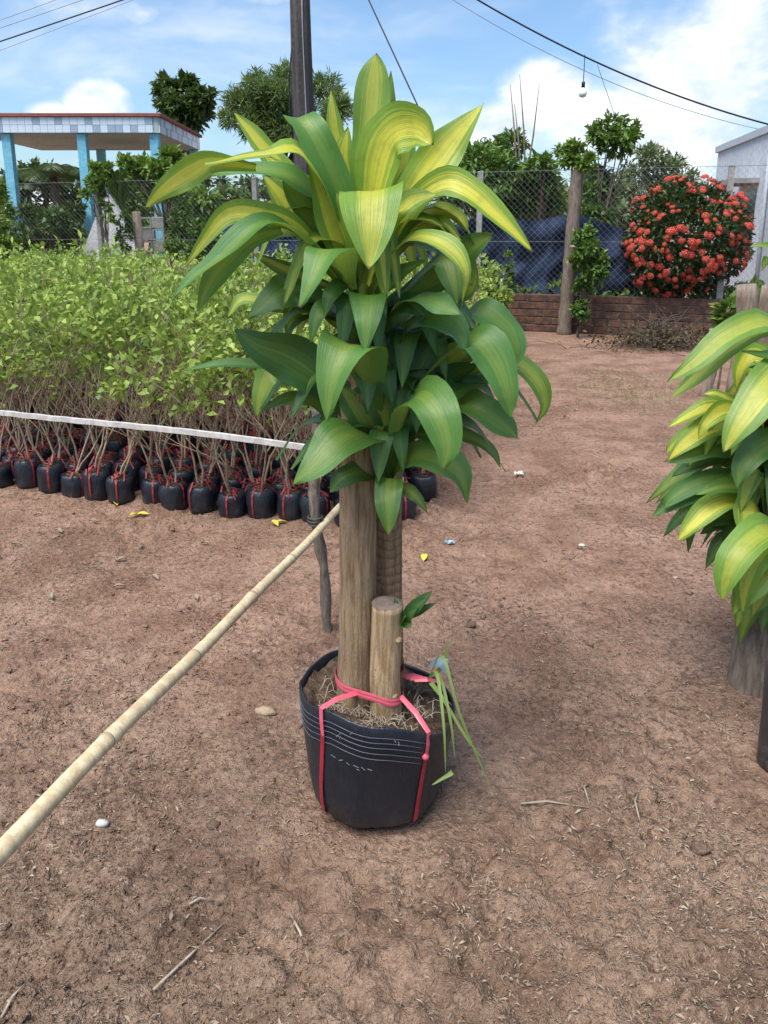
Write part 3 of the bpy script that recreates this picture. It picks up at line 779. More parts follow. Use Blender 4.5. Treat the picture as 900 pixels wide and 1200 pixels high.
tree('backyard_shrub', 'bright leafy shrub growing under the pavilion roof beside the block pier', 'shrub', 14.5, 196,
     [(150, 192, 10), (168, 196, 14), (198, 186, 14), (186, 200, 14), (213, 200, 15), (232, 212, 13), (200, 218, 15), (240, 235, 15), (178, 222, 12), (160, 210, 10)], 3000, .15, .075, F_FRESH, trunk_r=.05, shell=.4, multi=2, spread=.25)
tree('backyard_shrub', 'dense darker green shrub below the bright one, near the rear blue pillar', 'shrub', 13.9, 224,
     [(222, 252, 18), (212, 275, 18), (235, 268, 16), (228, 292, 16), (205, 292, 12), (245, 285, 12)], 2600, .12, .055, F_MID, trunk_r=.04, shell=.4, multi=2, spread=.2)
tree('sapling', 'thin leaning sapling with leafy top in front of the middle blue pillar', 'sapling', 13.3, 132,
     [(112, 198, 9, 0), (122, 208, 9, .1), (104, 214, 8, 0), (116, 220, 8, .1), (100, 226, 6, 0), (128, 198, 7, 0), (124, 240, 6, 0), (126, 256, 5, 0)], 700, .11, .06, F_FRESH, trunk_r=.018, shell=.35)
tree('sapling', 'small upright sapling standing before the pale grey slab', 'sapling', 13.4, 148,
     [(143, 262, 8, 0), (150, 275, 8, .1), (140, 282, 7, 0), (149, 290, 6, 0), (146, 252, 5, 0)], 480, .09, .045, F_MID, trunk_r=.014, shell=.35)
tree('dark_bush', 'dark bush under the left end of the pavilion', 'bush', 15, 58,
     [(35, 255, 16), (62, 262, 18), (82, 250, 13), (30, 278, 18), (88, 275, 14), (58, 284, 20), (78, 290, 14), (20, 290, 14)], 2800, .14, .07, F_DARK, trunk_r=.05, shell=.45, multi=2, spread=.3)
tree('hedge_bush', 'bright green bush at the field edge beside the outermost blue pillar', 'bush', 12.6, -4,
     [(-4, 222, 12), (2, 242, 14), (-6, 262, 16), (8, 275, 12), (0, 292, 16), (-14, 240, 14)], 1700, .10, .05, F_FRESH, trunk_r=.03, shell=.4)
tree('climbing_shrub', 'leafy green climber growing up the old post in front of the wall', 'shrub', 10.25, 684,
     [(684, 272, 11, 0), (690, 290, 13, 0), (700, 305, 13, .05), (680, 305, 12, 0), (694, 322, 14, 0), (706, 318, 8, 0), (684, 335, 10, 0), (678, 362, 9, -.05), (686, 372, 8, -.1), (676, 350, 6, 0)], 2600, .075, .04, F_MID, trunk_r=.018, shell=.3)
tree('field_bush', 'yellow green bush beside the left end of the brick wall', 'bush', 9.3, 570,
     [(548, 345, 17, 0), (570, 338, 14, .2), (588, 348, 14, 0), (560, 362, 16, -.1), (583, 362, 9, 0), (540, 365, 16, 0), (530, 340, 16, .2), (575, 322, 8, .3)], 2600, .07, .045, F_SHRUB, M_BRANCH, trunk_r=.02, shell=.35)
tree('wall_weed', 'small dark weed with upright stem beside the brick wall end', 'plant', 10.6, 598,
     [(596, 310, 5, 0), (598, 322, 5, 0), (594, 298, 4, 0), (600, 334, 4, 0)], 220, .07, .035, F_MID, trunk_r=.012)
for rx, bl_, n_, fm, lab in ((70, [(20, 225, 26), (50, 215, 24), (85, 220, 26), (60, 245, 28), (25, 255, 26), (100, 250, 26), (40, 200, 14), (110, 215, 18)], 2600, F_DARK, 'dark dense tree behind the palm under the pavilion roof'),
                             (170, [(140, 230, 24), (165, 215, 22), (190, 235, 26), (215, 225, 22), (170, 255, 26), (205, 262, 26), (235, 240, 20), (150, 265, 22)], 2600, F_MID, 'broad green tree filling the view behind the pavilion pillars'),
                             (285, [(265, 235, 20), (290, 220, 20), (310, 240, 24), (275, 262, 24), (330, 215, 22), (300, 270, 24), (255, 215, 12), (345, 245, 22)], 2600, F_FEATHER, 'soft green tree behind the plant, right of the pavilion'),
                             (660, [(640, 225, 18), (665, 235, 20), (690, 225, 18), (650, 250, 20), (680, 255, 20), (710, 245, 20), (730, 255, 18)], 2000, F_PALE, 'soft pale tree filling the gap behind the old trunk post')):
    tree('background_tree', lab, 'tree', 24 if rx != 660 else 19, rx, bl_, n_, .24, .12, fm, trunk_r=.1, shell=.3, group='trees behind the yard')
# old post with tuft
b0 = PF(661, 386, -.28); b0.z = 0; tp = PF(677, 199, -.28)
t_ = thing('old_trunk_post', 'thick weathered trunk used as fence post with green tuft on top', 'post', b0)
mb = MB(); pts = [(0, 0, -.05), (.02, 0, .5), ((tp.x - b0.x) * .55, (tp.y - b0.y) * .5, 1.25), ((tp.x - b0.x), (tp.y - b0.y), tp.z)]
pp = []
for i in range(19):
    s_ = i / 18 * 3; k = min(int(s_), 2); pp.append(Vector(pts[k]).lerp(Vector(pts[k + 1]), s_ - k))
mb.tube(pp, [.098 - .012 * i / 18 + .008 * math.sin(i * 2.1) for i in range(19)], 10, True, .05); mb.build('trunk', M_GREY_BARK, t_)
bl = [(tuple(PF(px, py, -.28) - b0), r * .0115) for px, py, r in ((678, 182, 14), (666, 186, 11), (690, 190, 10), (676, 170, 8), (684, 196, 9), (660, 178, 6))]
link('tuft', crown_mesh('tuft', bl, 900, .10, .05, F_FRESH, .3, .2, .3), t_)
# bare canes in the leafy tree
for i, (xa, ya, xb_, yb, lab) in enumerate(((606, 215, 598, 99, 'bare dry cane leaning left out of the leafy tree'), (610, 210, 603, 122, 'short thin bare cane beside the left leaning cane'),
                                            (616, 215, 609, 87, 'tallest bare dry cane standing up from the leafy tree'), (616, 215, 632, 99, 'bare dry cane leaning right out of the leafy tree'))):
    a, b = P(xa, ya, 15.0 + .1 * i), P(xb_, yb, 15.0 + .1 * i); a2 = a + (a - b) * (a.z / max(.1, b.z - a.z)); 
    a2 = Vector((a.x + (a.x - b.x) * .3, a.y, 0))
    o = MB().tube([a2, a.lerp(a2, .5), a, a.lerp(b, .5) + Vector((.02, 0, 0)), b], [.03, .026, .022, .016, .006], 6, True, .06).build('bare_cane', M_POST); rebase(o, a2)
    tag(o, lab, 'cane')


def palm(px, py, Y, n, L, label, up=.6, w_=.5):
    c = P(px, py, Y); t = thing('palm', label, 'palm', (c.x, c.y, 0))
    MB().tube([(.1, 0, -.05), (.05, 0, c.z * .5), (0, 0, c.z)], [.13, .11, .09], 9, True, .05).build('trunk', M_DARKBRANCH, t)
    for k in range(n):
        a = 2 * math.pi * k / n + random.uniform(-.2, .2); el = random.uniform(.15, 1.1) * up; mb = MB(); ll = L * random.uniform(.8, 1.1)
        pts = []
        for i in range(11):
            s_ = i / 10; r_ = ll * s_ * math.cos(el); z = ll * (s_ * math.sin(el) - .55 * s_ * s_) ; pts.append(Vector((math.cos(a) * r_, math.sin(a) * r_, c.z + z)))
        mb.tube(pts, [.02 * (1 - i / 11) + .004 for i in range(11)], 4, False)
        side = Vector((-math.sin(a), math.cos(a), 0))
        for i in range(1, 40):
            s_ = i / 40 * 10; q = pts[int(s_)].lerp(pts[min(10, int(s_) + 1)], s_ - int(s_)); fl = ll * .32 * math.sin(math.pi * (.12 + .85 * i / 40)) + .05
            fw = (pts[min(10, int(s_) + 1)] - pts[int(s_)]).normalized()
            for sg in (-1, 1):
                d = (side * sg + fw * .6 + Vector((0, 0, -.35 + random.uniform(-.15, .15)))).normalized(); wv_ = fw * .018
                tip = q + d * fl + Vector((0, 0, -.1 * fl)); m_ = q + d * fl * .5
                mb.add([q - wv_ * .5, m_ - wv_, tip, m_ + wv_], [(0, 1, 2), (0, 2, 3)])
        mb.build('frond', F_PALM, t, False)
    return t


palm(62, 205, 21.5, 12, 1.55, 'dark palm with arching fronds seen under the pavilion roof')
palm(30, 215, 24, 10, 1.4, 'second smaller palm standing nearer the distant house roof')
# banana-like plant under the roof
c = P(142, 235, 17.8); t_ = thing('banana_plant', 'young banana plant with broad upright leaves under the pavilion', 'plant', (c.x, c.y, 0))
MB().tube([(0, 0, -.05), (0, 0, c.z)], [.09, .06], 8).build('stem', F_FRESH, t_)


def leaf_geo(pts, width, N=None, nseg=16, nc=6, fold=.16, wave=.02, twist=0.0, prof=None, ph=0.0, taper=1.75):
    """strap leaf along a smooth curve through pts; frames carried along the curve from t=.6"""
    pts = [Vector(p) for p in pts]; n = len(pts)
    def cr(t):
        s = t * (n - 1); k = min(int(s), n - 2); f = s - k
        p1, p2 = pts[k], pts[k + 1]; p0 = pts[k - 1] if k > 0 else p1 * 2 - p2; p3 = pts[k + 2] if k + 2 < n else p2 * 2 - p1
        return .5 * ((2 * p1) + (p2 - p0) * f + (2 * p0 - 5 * p1 + 4 * p2 - p3) * f * f + (3 * p1 - p0 - 3 * p2 + p3) * f ** 3)
    C = [cr(i / nseg) for i in range(nseg + 1)]
    T = [(C[min(i + 1, nseg)] - C[max(i - 1, 0)]).normalized() for i in range(nseg + 1)]
    ref = int(nseg * .62); N = Vector(N) if N is not None else Vector((0, -.75, .65))
    fr = [None] * (nseg + 1); u = (N - T[ref] * N.dot(T[ref])).normalized(); fr[ref] = u
    for i in range(ref + 1, nseg + 1): u = (u - T[i] * u.dot(T[i])).normalized(); fr[i] = u
    u = fr[ref]
    for i in range(ref - 1, -1, -1): u = (u - T[i] * u.dot(T[i])).normalized(); fr[i] = u
    vs, uv = [], []
    for i in range(nseg + 1):
        t = i / nseg
        if prof: pw = prof(t)
        else:
            pw = (.28 + .72 * math.sin(min(1, t / .45) * 1.5708) ** 1.3 if t < .45 else max(0, 1 - ((t - .45) / .55) ** taper) ** .92)
        n_ = fr[i]
        if twist: n_ = Matrix.Rotation(twist * (t - .5), 3, T[i]) @ n_
        s = T[i].cross(n_).normalized()
        for k in range(nc + 1):
            x = k / nc * 2 - 1; hw = width / 2 * pw
            fo = fold * (1 + 1.2 * max(0, .5 - t))
            off = n_ * (fo * hw * (abs(x) ** 1.3) + wave * width * (math.sin(t * (11 + ph) + ph + (2.2 if x > 0 else 0)) + .5 * math.sin(t * 23 + 2 * ph + x)) * x * x)
            hw *= 1 + .07 * math.sin(t * 9 + ph * 3 + (1.7 if x > 0 else 0))
            vs.append(C[i] + s * (x * hw) + off); uv.append((k / nc, t))
    fs = [(i * (nc + 1) + k, i * (nc + 1) + k + 1, (i + 1) * (nc + 1) + k + 1, (i + 1) * (nc + 1) + k) for i in range(nseg) for k in range(nc)]
    return vs, fs, uv


def add_leaf(parent, pts, width, y, g, N=None, fold=.16, twist=0.0, name='leaf', wave=.055, nseg=16, taper=None):
    vs, fs, uv = leaf_geo(pts, width, N, nseg, 6, fold, wave, twist, None, random.uniform(0, 6), taper or random.uniform(1.45, 2.1))
    o_ = Vector(parent.location) if parent else Vector()
    mb = MB(); mb.add([tuple(v - o_) for v in vs], fs, uv); o = mb.build(name, M_LEAF, parent)
    o.color = (y, g, random.random(), 1); return o


for k in range(6):
    a = k * 1.05; d = Vector((math.cos(a), math.sin(a), 0)); q = Vector((c.x, c.y, c.z - .2))
    add_leaf(t_, [q, q + d * .15 + Vector((0, 0, .5)), q + d * .45 + Vector((0, 0, .85)), q + d * .95 + Vector((0, 0, .75))], .3, 0, .45, Vector((0, -.6, .8)), .1)

# far tree line that closes the horizon
bl = []
x = -42.0
while x < 42: bl.append(((x, 46 + random.uniform(-4, 4), random.uniform(.9, 2.2)), random.uniform(1.6, 2.6))); x += 1.4
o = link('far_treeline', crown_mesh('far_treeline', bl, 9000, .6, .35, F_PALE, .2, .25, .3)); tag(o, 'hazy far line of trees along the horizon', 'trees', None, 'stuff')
# low greenery behind the wall
xs_ = RNG.uniform(fx(520), fx(905), 2600); yo = RNG.uniform(.05, .9, 2600); zz = RNG.uniform(.30, .66, 2600) * (1 + .12 * np.sin(xs_ * 5))
pw = np.stack([xs_ * math.cos(FANG) - (yo) * math.sin(FANG), F0 + xs_ * math.sin(FANG) + yo * math.cos(FANG), zz], 1)
v, t = leaf_quads(pw, np.tile([[0, 0, .8]], (2600, 1)), .13, .06, .2, .3)
tag(link('low_greenery', fast_mesh('low_greenery', v, t, F_FRESH)), 'low pale green ground cover behind the brick wall', 'plants', None, 'stuff')

# ------------------------------------------------------------------ red flower bush
bc = P(801, 280, 10.5); bush = thing('flowering_bush', 'round bush covered in red orange flower heads above the wall', 'bush', (bc.x, bc.y, 0))
mb = MB()
for k in range(9):
    a = k * .7; d = Vector((math.cos(a), math.sin(a), 0))
    mb.tube([d * .05 + Vector((0, .08, -.03)), d * .06 + Vector((0, .08, .5)), d * .38 + Vector((0, 0, bc.z + random.uniform(-.2, .3)))], [.028, .022, .01], 6, False)
mb.build('stems', M_DARKBRANCH, bush)
def bush_r(d):
    lump = .5 * mnoise.noise(Vector(d) * 1.7 + Vector((3, 1, 5))) + .35 * mnoise.noise(Vector(d) * 4.1)
    return (1 + .34 * lump)
BR = (.77, .70, .76)
n = 9000; d = RNG.normal(0, 1, (n, 3)); d /= np.linalg.norm(d, axis=1)[:, None]
rr = np.array([bush_r(x) for x in d]) * (RNG.random(n) ** .22)
pos = d * rr[:, None] * np.array(BR) + np.array([0, 0, bc.z])
v, t = leaf_quads(pos, d * .8, .085, .04, .2, .25); link('foliage', fast_mesh('foliage', v, t, F_IXORA), bush)
heads = []
for k in range(4):
    mb = MB(); nf = 34
    for i in range(nf):
        z = 1 - (i + .5) / nf * 1.15; a = i * 2.39996 + k; rxy = math.sqrt(max(0, 1 - z * z)); q = Vector((rxy * math.cos(a), rxy * math.sin(a), z * .72)) * (.043 + random.uniform(-.006, .006))
        nrm = q.normalized(); s1 = nrm.orthogonal().normalized(); s1 = Matrix.Rotation(random.uniform(0, 6), 3, nrm) @ s1; s2 = nrm.cross(s1); e = .0145
        for w1, w2 in ((s1, s2), (s2, -s1), (-s1, -s2), (-s2, s1)):
            mb.add([q, q + (w1 * .35 + w2 * .35) * e + nrm * .003, q + w1 * e * 1.25 + nrm * .001, q + (w1 * .35 - w2 * .35) * e + nrm * .003], [(0, 1, 2, 3)])
        if i % 2 == 0: mb.tube([q * .2, q], .002, 3, False)
    heads.append(mb.mesh('flower_head', F_FLOWER, False))
cnt = 0
while cnt < 310:
    d = Vector((random.gauss(0, 1), random.gauss(-.25, 1), random.gauss(.05, 1))).normalized()
    if d.y > .55: continue
    if mnoise.noise(d * 2.6 + Vector((7, 2, 1))) < -.12 and random.random() < .75: continue
    r_ = bush_r(d) * random.uniform(.96, 1.07)
    o = link('flower_head', heads[cnt % 4], bush, (d.x * r_ * BR[0], d.y * r_ * BR[1], bc.z + d.z * r_ * BR[2]))
    o.rotation_euler = (d + Vector((0, 0, .35))).to_track_quat('Z', 'Y').to_euler(); s_ = random.uniform(.5, 1.12); o.scale = (s_ * random.uniform(.85, 1.3), s_, s_ * random.uniform(.6, 1.1)); cnt += 1
# a few shoots standing out of the top
mb = MB()
for px, py in ((826, 208), (868, 228), (823, 222)):
    q = P(px, py, 10.2) - Vector((bc.x, bc.y, 0)); mb.tube([(q.x * .8, 0, bc.z + .5), (q.x, q.y, q.z)], [.008, .004], 4, False)
    o = link('flower_head', heads[0], bush, (q.x, q.y, q.z)); o.scale = (1.1,) * 3
mb.build('shoots', M_DARKBRANCH, bush)

# brush pile at the foot of the bush
bp_ = G(772, 408); t_ = thing('brush_pile', 'heap of dry twigs and clippings below the flower bush', 'brush', (bp_.x, bp_.y, 0))
mb = MB()
for i in range(260):
    a = random.uniform(0, 6.28); r_ = abs(random.gauss(0, .36)); x, y_ = r_ * math.cos(a) * 1.35, r_ * math.sin(a) * .7; z = max(.01, .36 * math.exp(-(r_ / .35) ** 2) * random.random())
    d = Vector((random.gauss(0, 1), random.gauss(0, .6), random.gauss(.15, .25))).normalized() * random.uniform(.12, .4)
    mb.tube([(x, y_, z), (x + d.x * .5, y_ + d.y * .5, z + abs(d.z) * .5 + .02), (x + d.x, y_ + d.y, max(.008, z + d.z))], [.006, .004, .002], 3, False)
mb.build('twigs', M_DARKBRANCH, t_)['kind'] = 'stuff'
p_ = RNG.normal(0, 1, (900, 3)) * np.array([.36, .2, .13]); p_[:, 2] = np.abs(p_[:, 2]) + .02
v, t = leaf_quads(p_, RNG.normal(0, 1, (900, 3)), .07, .03); link('dry_leaves', fast_mesh('dry_leaves', v, t, F_DRYDARK), t_)

# ------------------------------------------------------------------ bagged shrubs of the field
def make_bag():
    mb = MB(); prof = [(.001, .002), (.05, .0), (.066, .006), (.070, .022), (.071, .05), (.072, .08), (.072, .105), (.070, .128), (.064, .146), (.053, .153), (.04, .148)]
    ph = random.uniform(0, 9)
    def fn(r, z, a):
        w_ = mnoise.noise(Vector((math.cos(a) * 1.6 + ph, math.sin(a) * 1.6, z * 16))) ; return r * (1 + .15 * w_ + .05 * mnoise.noise(Vector((math.cos(a) * 4 + ph, math.sin(a) * 4, z * 5))) + .05 * mnoise.noise(Vector((math.cos(a) * 5 + ph, math.sin(a) * 5, z * 40)))), z + (.012 * mnoise.noise(Vector((math.cos(a) * 2 + ph, math.sin(a) * 2, 4))) if z > .1 else 0)
    mb.lathe(prof, 18, (0, 0, 0), fn); return mb.mesh('bag', M_BAG)
def make_tie():
    mb = MB(); r = .0765
    for a in (-1.57 + random.uniform(-.3, .3), 1.4 + random.uniform(-.4, .4)):
        c_, s_ = math.cos(a), math.sin(a)
        pts = [(c_ * .045, s_ * .045, .158), (c_ * .062, s_ * .062, .152), (c_ * r, s_ * r, .128), (c_ * (r + .003), s_ * (r + .003), .085), (c_ * r, s_ * r, .04), (c_ * .066, s_ * .066, .012)]
        mb.ribbon(pts, .009, [(c_, s_, .2)] * 6, .001)
    ring = [(.028 * math.cos(k * .52), .028 * math.sin(k * .52), .165 + .004 * math.sin(k * 2)) for k in range(13)]; mb.tube(ring, .003, 4, False)
    for _ in range(6):
        a = random.uniform(0, 6.28); d = Vector((math.cos(a), math.sin(a), 0)); z = random.uniform(.15, .18)
        mb.ribbon([d * .02 + Vector((0, 0, z)), d * random.uniform(.04, .06) + Vector((0, 0, z + random.uniform(.0, .035))), d * random.uniform(.065, .09) + Vector((random.uniform(-.02, .02), 0, z - random.uniform(0, .03)))], .008, (0, .3, 1), .001)
    return mb.mesh('tie', M_REDTIE, False)
def make_branches(H):
    mb = MB(); tips = []
    ns = random.choice((1, 2, 2, 3))
    def grow(p0, d, L, r, lev):
        pts = [p0]; dd = d.copy(); q = p0.copy()
        for i in range(3):
            dd = (dd + Vector((random.gauss(0, .16), random.gauss(0, .16), random.uniform(-.02, .12)))).normalized(); q = q + dd * (L / 3); pts.append(q.copy())
        mb.tube(pts, [r, r * .88, r * .76, r * .6], 5 if lev == 0 else 4 if lev == 1 else 3, False)
        if lev >= 2: tips.append((pts[-1], dd)); tips.append((pts[2], dd)); 
        if lev < 3:
            for _ in range(random.choice((2, 2, 3)) if lev else 3):
                k = random.choice((2, 3, 3)); a = random.uniform(0, 6.28); sp = random.uniform(.35, .75)
                nd = (dd + Vector((math.cos(a) * sp, math.sin(a) * sp, .1))).normalized(); grow(pts[k], nd, L * random.uniform(.6, .85), r * .6, lev + 1)
    for k in range(ns):
        a = random.uniform(0, 6.28); grow(Vector((math.cos(a) * .012, math.sin(a) * .012, .13)), Vector((math.cos(a) * .22, math.sin(a) * .22, 1)).normalized(), H * .36 * random.uniform(.85, 1.1), .0072, 0)
    mb_me = mb.mesh('branches', M_BRANCH)
    return mb_me, tips
soil_me = MB().lathe([(.0, .152), (.03, .15), (.05, .143)], 12).mesh('soil', M_SOIL)
VAR = []
for k in range(9):
    H = random.uniform(.84, .97); br, tips = make_branches(H)
    T_ = np.array([list(a) for a, b in tips]); D_ = np.array([list(b) for a, b in tips]); zt = T_[:, 2]
    keep = (zt > .77 + RNG.normal(0, .07, len(zt))) | (RNG.random(len(zt)) < .09); T_, D_ = T_[keep], D_[keep]
    sub = RNG.random(len(T_)) < .8; T2, D2 = T_[sub], D_[sub]; rep = np.repeat(np.arange(len(T2)), 4)
    pos = T2[rep] + RNG.normal(0, .018, (len(rep), 3)); v, t = leaf_quads(pos, D2[rep] * .6 + RNG.normal(0, .5, (len(rep), 3)), .052, .031, .15, .25)
    # thin far version: leaves only, fewer and larger
    sel = RNG.random(len(T_)) < .42; rep2 = np.repeat(np.arange(sel.sum()), 3)
    fv, ft = leaf_quads(T_[sel][rep2] + RNG.normal(0, .02, (len(rep2), 3)), D_[sel][rep2] * .6, .064, .038, .15, .25)
    VAR.append((make_bag(), make_tie(), br, fast_mesh('foliage', v, t, F_SHRUB), fv, ft, float(zt.max())))
SU = Vector((1, -.3, 0)).normalized(); SV = Vector((.3, 1, 0)).normalized(); SO = Vector((.13, 3.42, 0))
spots = []
for r in range(62):
    for c_ in range(-64, 40):
        q = SO + SU * (c_ * .158 + (r % 2) * .079) + SV * (r * .163); q += Vector((random.uniform(-.018, .018), random.uniform(-.018, .018), 0))
        if r == 0 and c_ % 5 == 1: q += SV * .03
        if q.x > .13 + .17 * (q.y - 3.4) + .0 or q.y > FY(q.x) - .45: continue
        pxx = 450 + 900 * q.x / (q.y * math.cos(PITCH) + .9 * math.sin(PITCH))
        if pxx < -45: continue
        if r > 3 and random.random() < .12: continue
        spots.append((r, q))
spots.sort(key=lambda s: (s[0], s[1].y))
NIND = 300; fvs, fts, off = [], [], 0
lab_front = 'leafy shrub seedling in a black bag with red tie, front row by the path'
lab_back = 'bagged leafy shrub seedling inside the crowded field, behind its front row'
for i, (r, q) in enumerate(spots):
    vr = VAR[random.randrange(len(VAR))]; rz = random.uniform(0, 6.28) if r else random.uniform(-.9, .9); sc = random.uniform(.78, 1.08) + .30 * float(vnoise(np.array(q.x), np.array(q.y), 1.1, 77))
    if i < NIND:
        t_ = thing('bagged_shrub', lab_front if r == 0 else lab_back, 'shrub', (q.x, q.y, gz(q.x, q.y) - .004), rz, 'front row of bagged shrubs' if r == 0 else 'bagged shrubs in the field')
        t_.scale = (1, 1, sc)
        for nm, me_ in (('bag', vr[0]), ('soil', soil_me), ('tie', vr[1]), ('branches', vr[2]), ('foliage', vr[3])): link(nm, me_, t_)
    else:
        ca, sa_ = math.cos(rz), math.sin(rz); v = vr[4] * np.array([1, 1, sc]); v = np.stack([v[:, 0] * ca - v[:, 1] * sa_ + q.x, v[:, 0] * sa_ + v[:, 1] * ca + q.y, v[:, 2]], 1)
        fvs.append(v); fts.append(vr[5] + off); off += len(v)
o = link('shrub_field', fast_mesh('shrub_field', np.concatenate(fvs), np.concatenate(fts), F_SHRUB)); tag(o, 'far part of the dense field of bagged shrubs', 'shrubs', None, 'stuff')
mb = MB()
for i, (r, q) in enumerate(spots):
    if i >= NIND and r < 40:
        for _ in range(5):
            a = random.uniform(0, 6.28); mb.tube([(q.x, q.y, .1), (q.x + .05 * math.cos(a), q.y + .05 * math.sin(a), .5), (q.x + .13 * math.cos(a), q.y + .13 * math.sin(a), random.uniform(.8, 1.0))], [.008, .006, .003], 3, False)
tag(mb.build('shrub_field_branches', M_BRANCH), 'bare branches within the far part of the shrub field', 'branches', None, 'stuff')
print('spots', len(spots))

# ------------------------------------------------------------------ stake, white lath and bamboo rail
sb_ = G(384, 741); st = P(366, 462, sb_.y + .05)
stake = thing('wooden_stake', 'thin crooked wooden stake holding the bamboo rail and white lath', 'stake', (sb_.x, sb_.y, 0))
pp = []
for i in range(15):
    t = i / 14; q = Vector((0, 0, -.1)).lerp(st - Vector((sb_.x, sb_.y, 0)), t); q += Vector((.010 * math.sin(t * 7 + 1) - .008 * math.sin(t * 13), .006 * math.sin(t * 9), 0)); pp.append(q)
MB().tube(pp, [.0185 + .0035 * math.sin(i * 2.3) + .004 * (i > 11) for i in range(15)], 9, True, .06).build('shaft', M_STICK, stake)
zr = P(372, 612, sb_.y).z
for dz in (-.012, .0, .012):
    MB().lathe([(.024, -.004), (.029, 0), (.024, .004), (.021, 0), (.024, -.004)], 12, (pp[7].x - .006, pp[7].y, zr + dz)).build('binding_wire', M_WIRE, stake)
# bamboo rail
ra = G(-14, 1019, zr - .004); rb_ = P(374, 610, sb_.y - .03); rb_.z = zr - .004; rb_ = rb_ + (rb_ - ra).normalized() * .22
ax = (rb_ - ra).normalized(); ra2 = ra - ax * .55
# keep the rail just in front of the stake
shift = Vector((sb_.x - .022, sb_.y, 0)); 
rail = thing('bamboo_rail', 'long pale bamboo pole tied to the wooden stake as a low rail', 'pole', ra2)
pts, rad = [], []; Ln = (rb_ - ra2).length; nodes = [.18, .50, .86, 1.20, 1.52, 1.80]
for i in range(61):
    s_ = Ln * i / 60; b_ = .0185 - .0055 * s_ / Ln
    for nd in nodes: b_ += .0022 * math.exp(-((s_ - nd) / .012) ** 2)
    q = ax * s_ + Vector((0, 0, .010 * math.sin(s_ * 2.4) + .003 * math.sin(s_ * 9))); pts.append(q); rad.append(b_)
MB().tube(pts, rad, 12).build('cane', M_BAMBOO, rail)
for nd in nodes:
    i = int(nd / Ln * 60); q = ax * nd + Vector((0, 0, .010 * math.sin(nd * 2.4) + .003 * math.sin(nd * 9))); r_ = rad[min(i, 60)]
    MB().tube([q - ax * .005, q, q + ax * .005], [r_ + .0006, r_ + .0016, r_ + .0006], 12).build('node', M_NODE, rail)
o = MB().tube([ra2 + Vector((.03, 0, -ra2.z - .08)), ra2 + Vector((.03, 0, .06))], [.018, .016], 8, True, .05).build('rail_stake', M_STICK); rebase(o, (ra2.x + .03, ra2.y, 0))
tag(o, 'short stake carrying the near end of the bamboo rail', 'stake')
# white lath
la = P(363, 525, sb_.y - .02); lb = P(-60, 484, 3.12); lb.z = la.z
lath = thing('white_lath', 'long white painted lath running from the stake along the shrub field', 'rail', la)
ld = (lb - la); m1 = ld * .5 + Vector((0, 0, -.004))
mb = MB(); ly = ld.normalized().cross(Vector((0, 0, 1)))
vs = []
for i in range(25):
    t = i / 24; q = ld * t + Vector((0, 0, .006 * math.sin(t * 5))) + ly * (.004 * math.sin(t * 8))
    for a, b_ in ((-.007, -.0095), (.007, -.0095), (.007, .0095), (-.007, .0095)): vs.append(q + ly * a + Vector((0, 0, b_ + .0015 * math.sin(i * 3.1))))
mb.add([tuple(x) for x in vs], [(i * 4 + k, i * 4 + (k + 1) % 4, i * 4 + 4 + (k + 1) % 4, i * 4 + 4 + k) for i in range(24) for k in range(4)] + [(3, 2, 1, 0), (96, 97, 98, 99)])
mb.build('strip', M_LATH, lath, False)
MB().tube([(.004, .0, -.012), (.012, -.02, 0), (.02, 0, .012)], .003, 5).build('tie_wire', M_WIRE, lath)
q = lb + (la - lb) * .06
o = MB().tube([(q.x, q.y + .03, -.1), (q.x, q.y + .03, q.z + .08)], [.02, .016], 8, True, .05).build('lath_stake', M_STICK); rebase(o, (q.x, q.y + .03, 0))
tag(o, 'stake at the far end of the white lath', 'stake')

# ------------------------------------------------------------------ the big potted dracaena
plant = thing('potted_dracaena', 'large striped leaf dracaena with thick canes in a black grow bag', 'potted plant', POT)
def rim_z(a):      # a measured from +x, rim sags towards the right and rear
    return .288 + .036 * math.cos(a - math.pi) - .022 * math.sin(a) + .012 * math.sin(3 * a + .7) + .016 * math.cos(2 * (a + math.pi / 2)) - .018 * math.exp(-((math.atan2(math.sin(a + 1.75), math.cos(a + 1.75))) / .35) ** 2) + .02 * math.exp(-((math.atan2(math.sin(a - 3.3), math.cos(a - 3.3))) / .3) ** 2)
def pot_r(z, a):
    t = max(0, min(1, z / .3)); r = .157 + .036 * t ** .8
    if z < .05: r -= .040 * (1 - z / .05) ** 2
    w_ = mnoise.noise(Vector((math.cos(a) * 1.5, math.sin(a) * 1.5, z * 5))) * .010 + mnoise.noise(Vector((math.cos(a) * 5, math.sin(a) * 5, z * 9))) * .0035
    return r + w_
mb = MB(); S = 72; prof = [0, .004, .012, .025, .04, .07, .11, .16, .21, .26, .30]; vs = []
for j, zz in enumerate(prof):
    for k in range(S):
        a = 2 * math.pi * k / S; z = zz / .30 * rim_z(a) if zz > .04 else zz; r = pot_r(zz, a); vs.append((r * math.cos(a), r * math.sin(a), z))
for dz, dr in ((.004, -.003), (0, -.006), (-.05, -.008)):
    for k in range(S):
        a = 2 * math.pi * k / S; r = pot_r(.30, a) + dr; vs.append((r * math.cos(a), r * math.sin(a), rim_z(a) + dz))
rows = len(prof) + 3
mb.add(vs, [(j * S + k, j * S + (k + 1) % S, (j + 1) * S + (k + 1) % S, (j + 1) * S + k) for j in range(rows - 1) for k in range(S)] + [tuple(range(S))[::-1]])
pot = mb.build('pot', M_POT, plant)
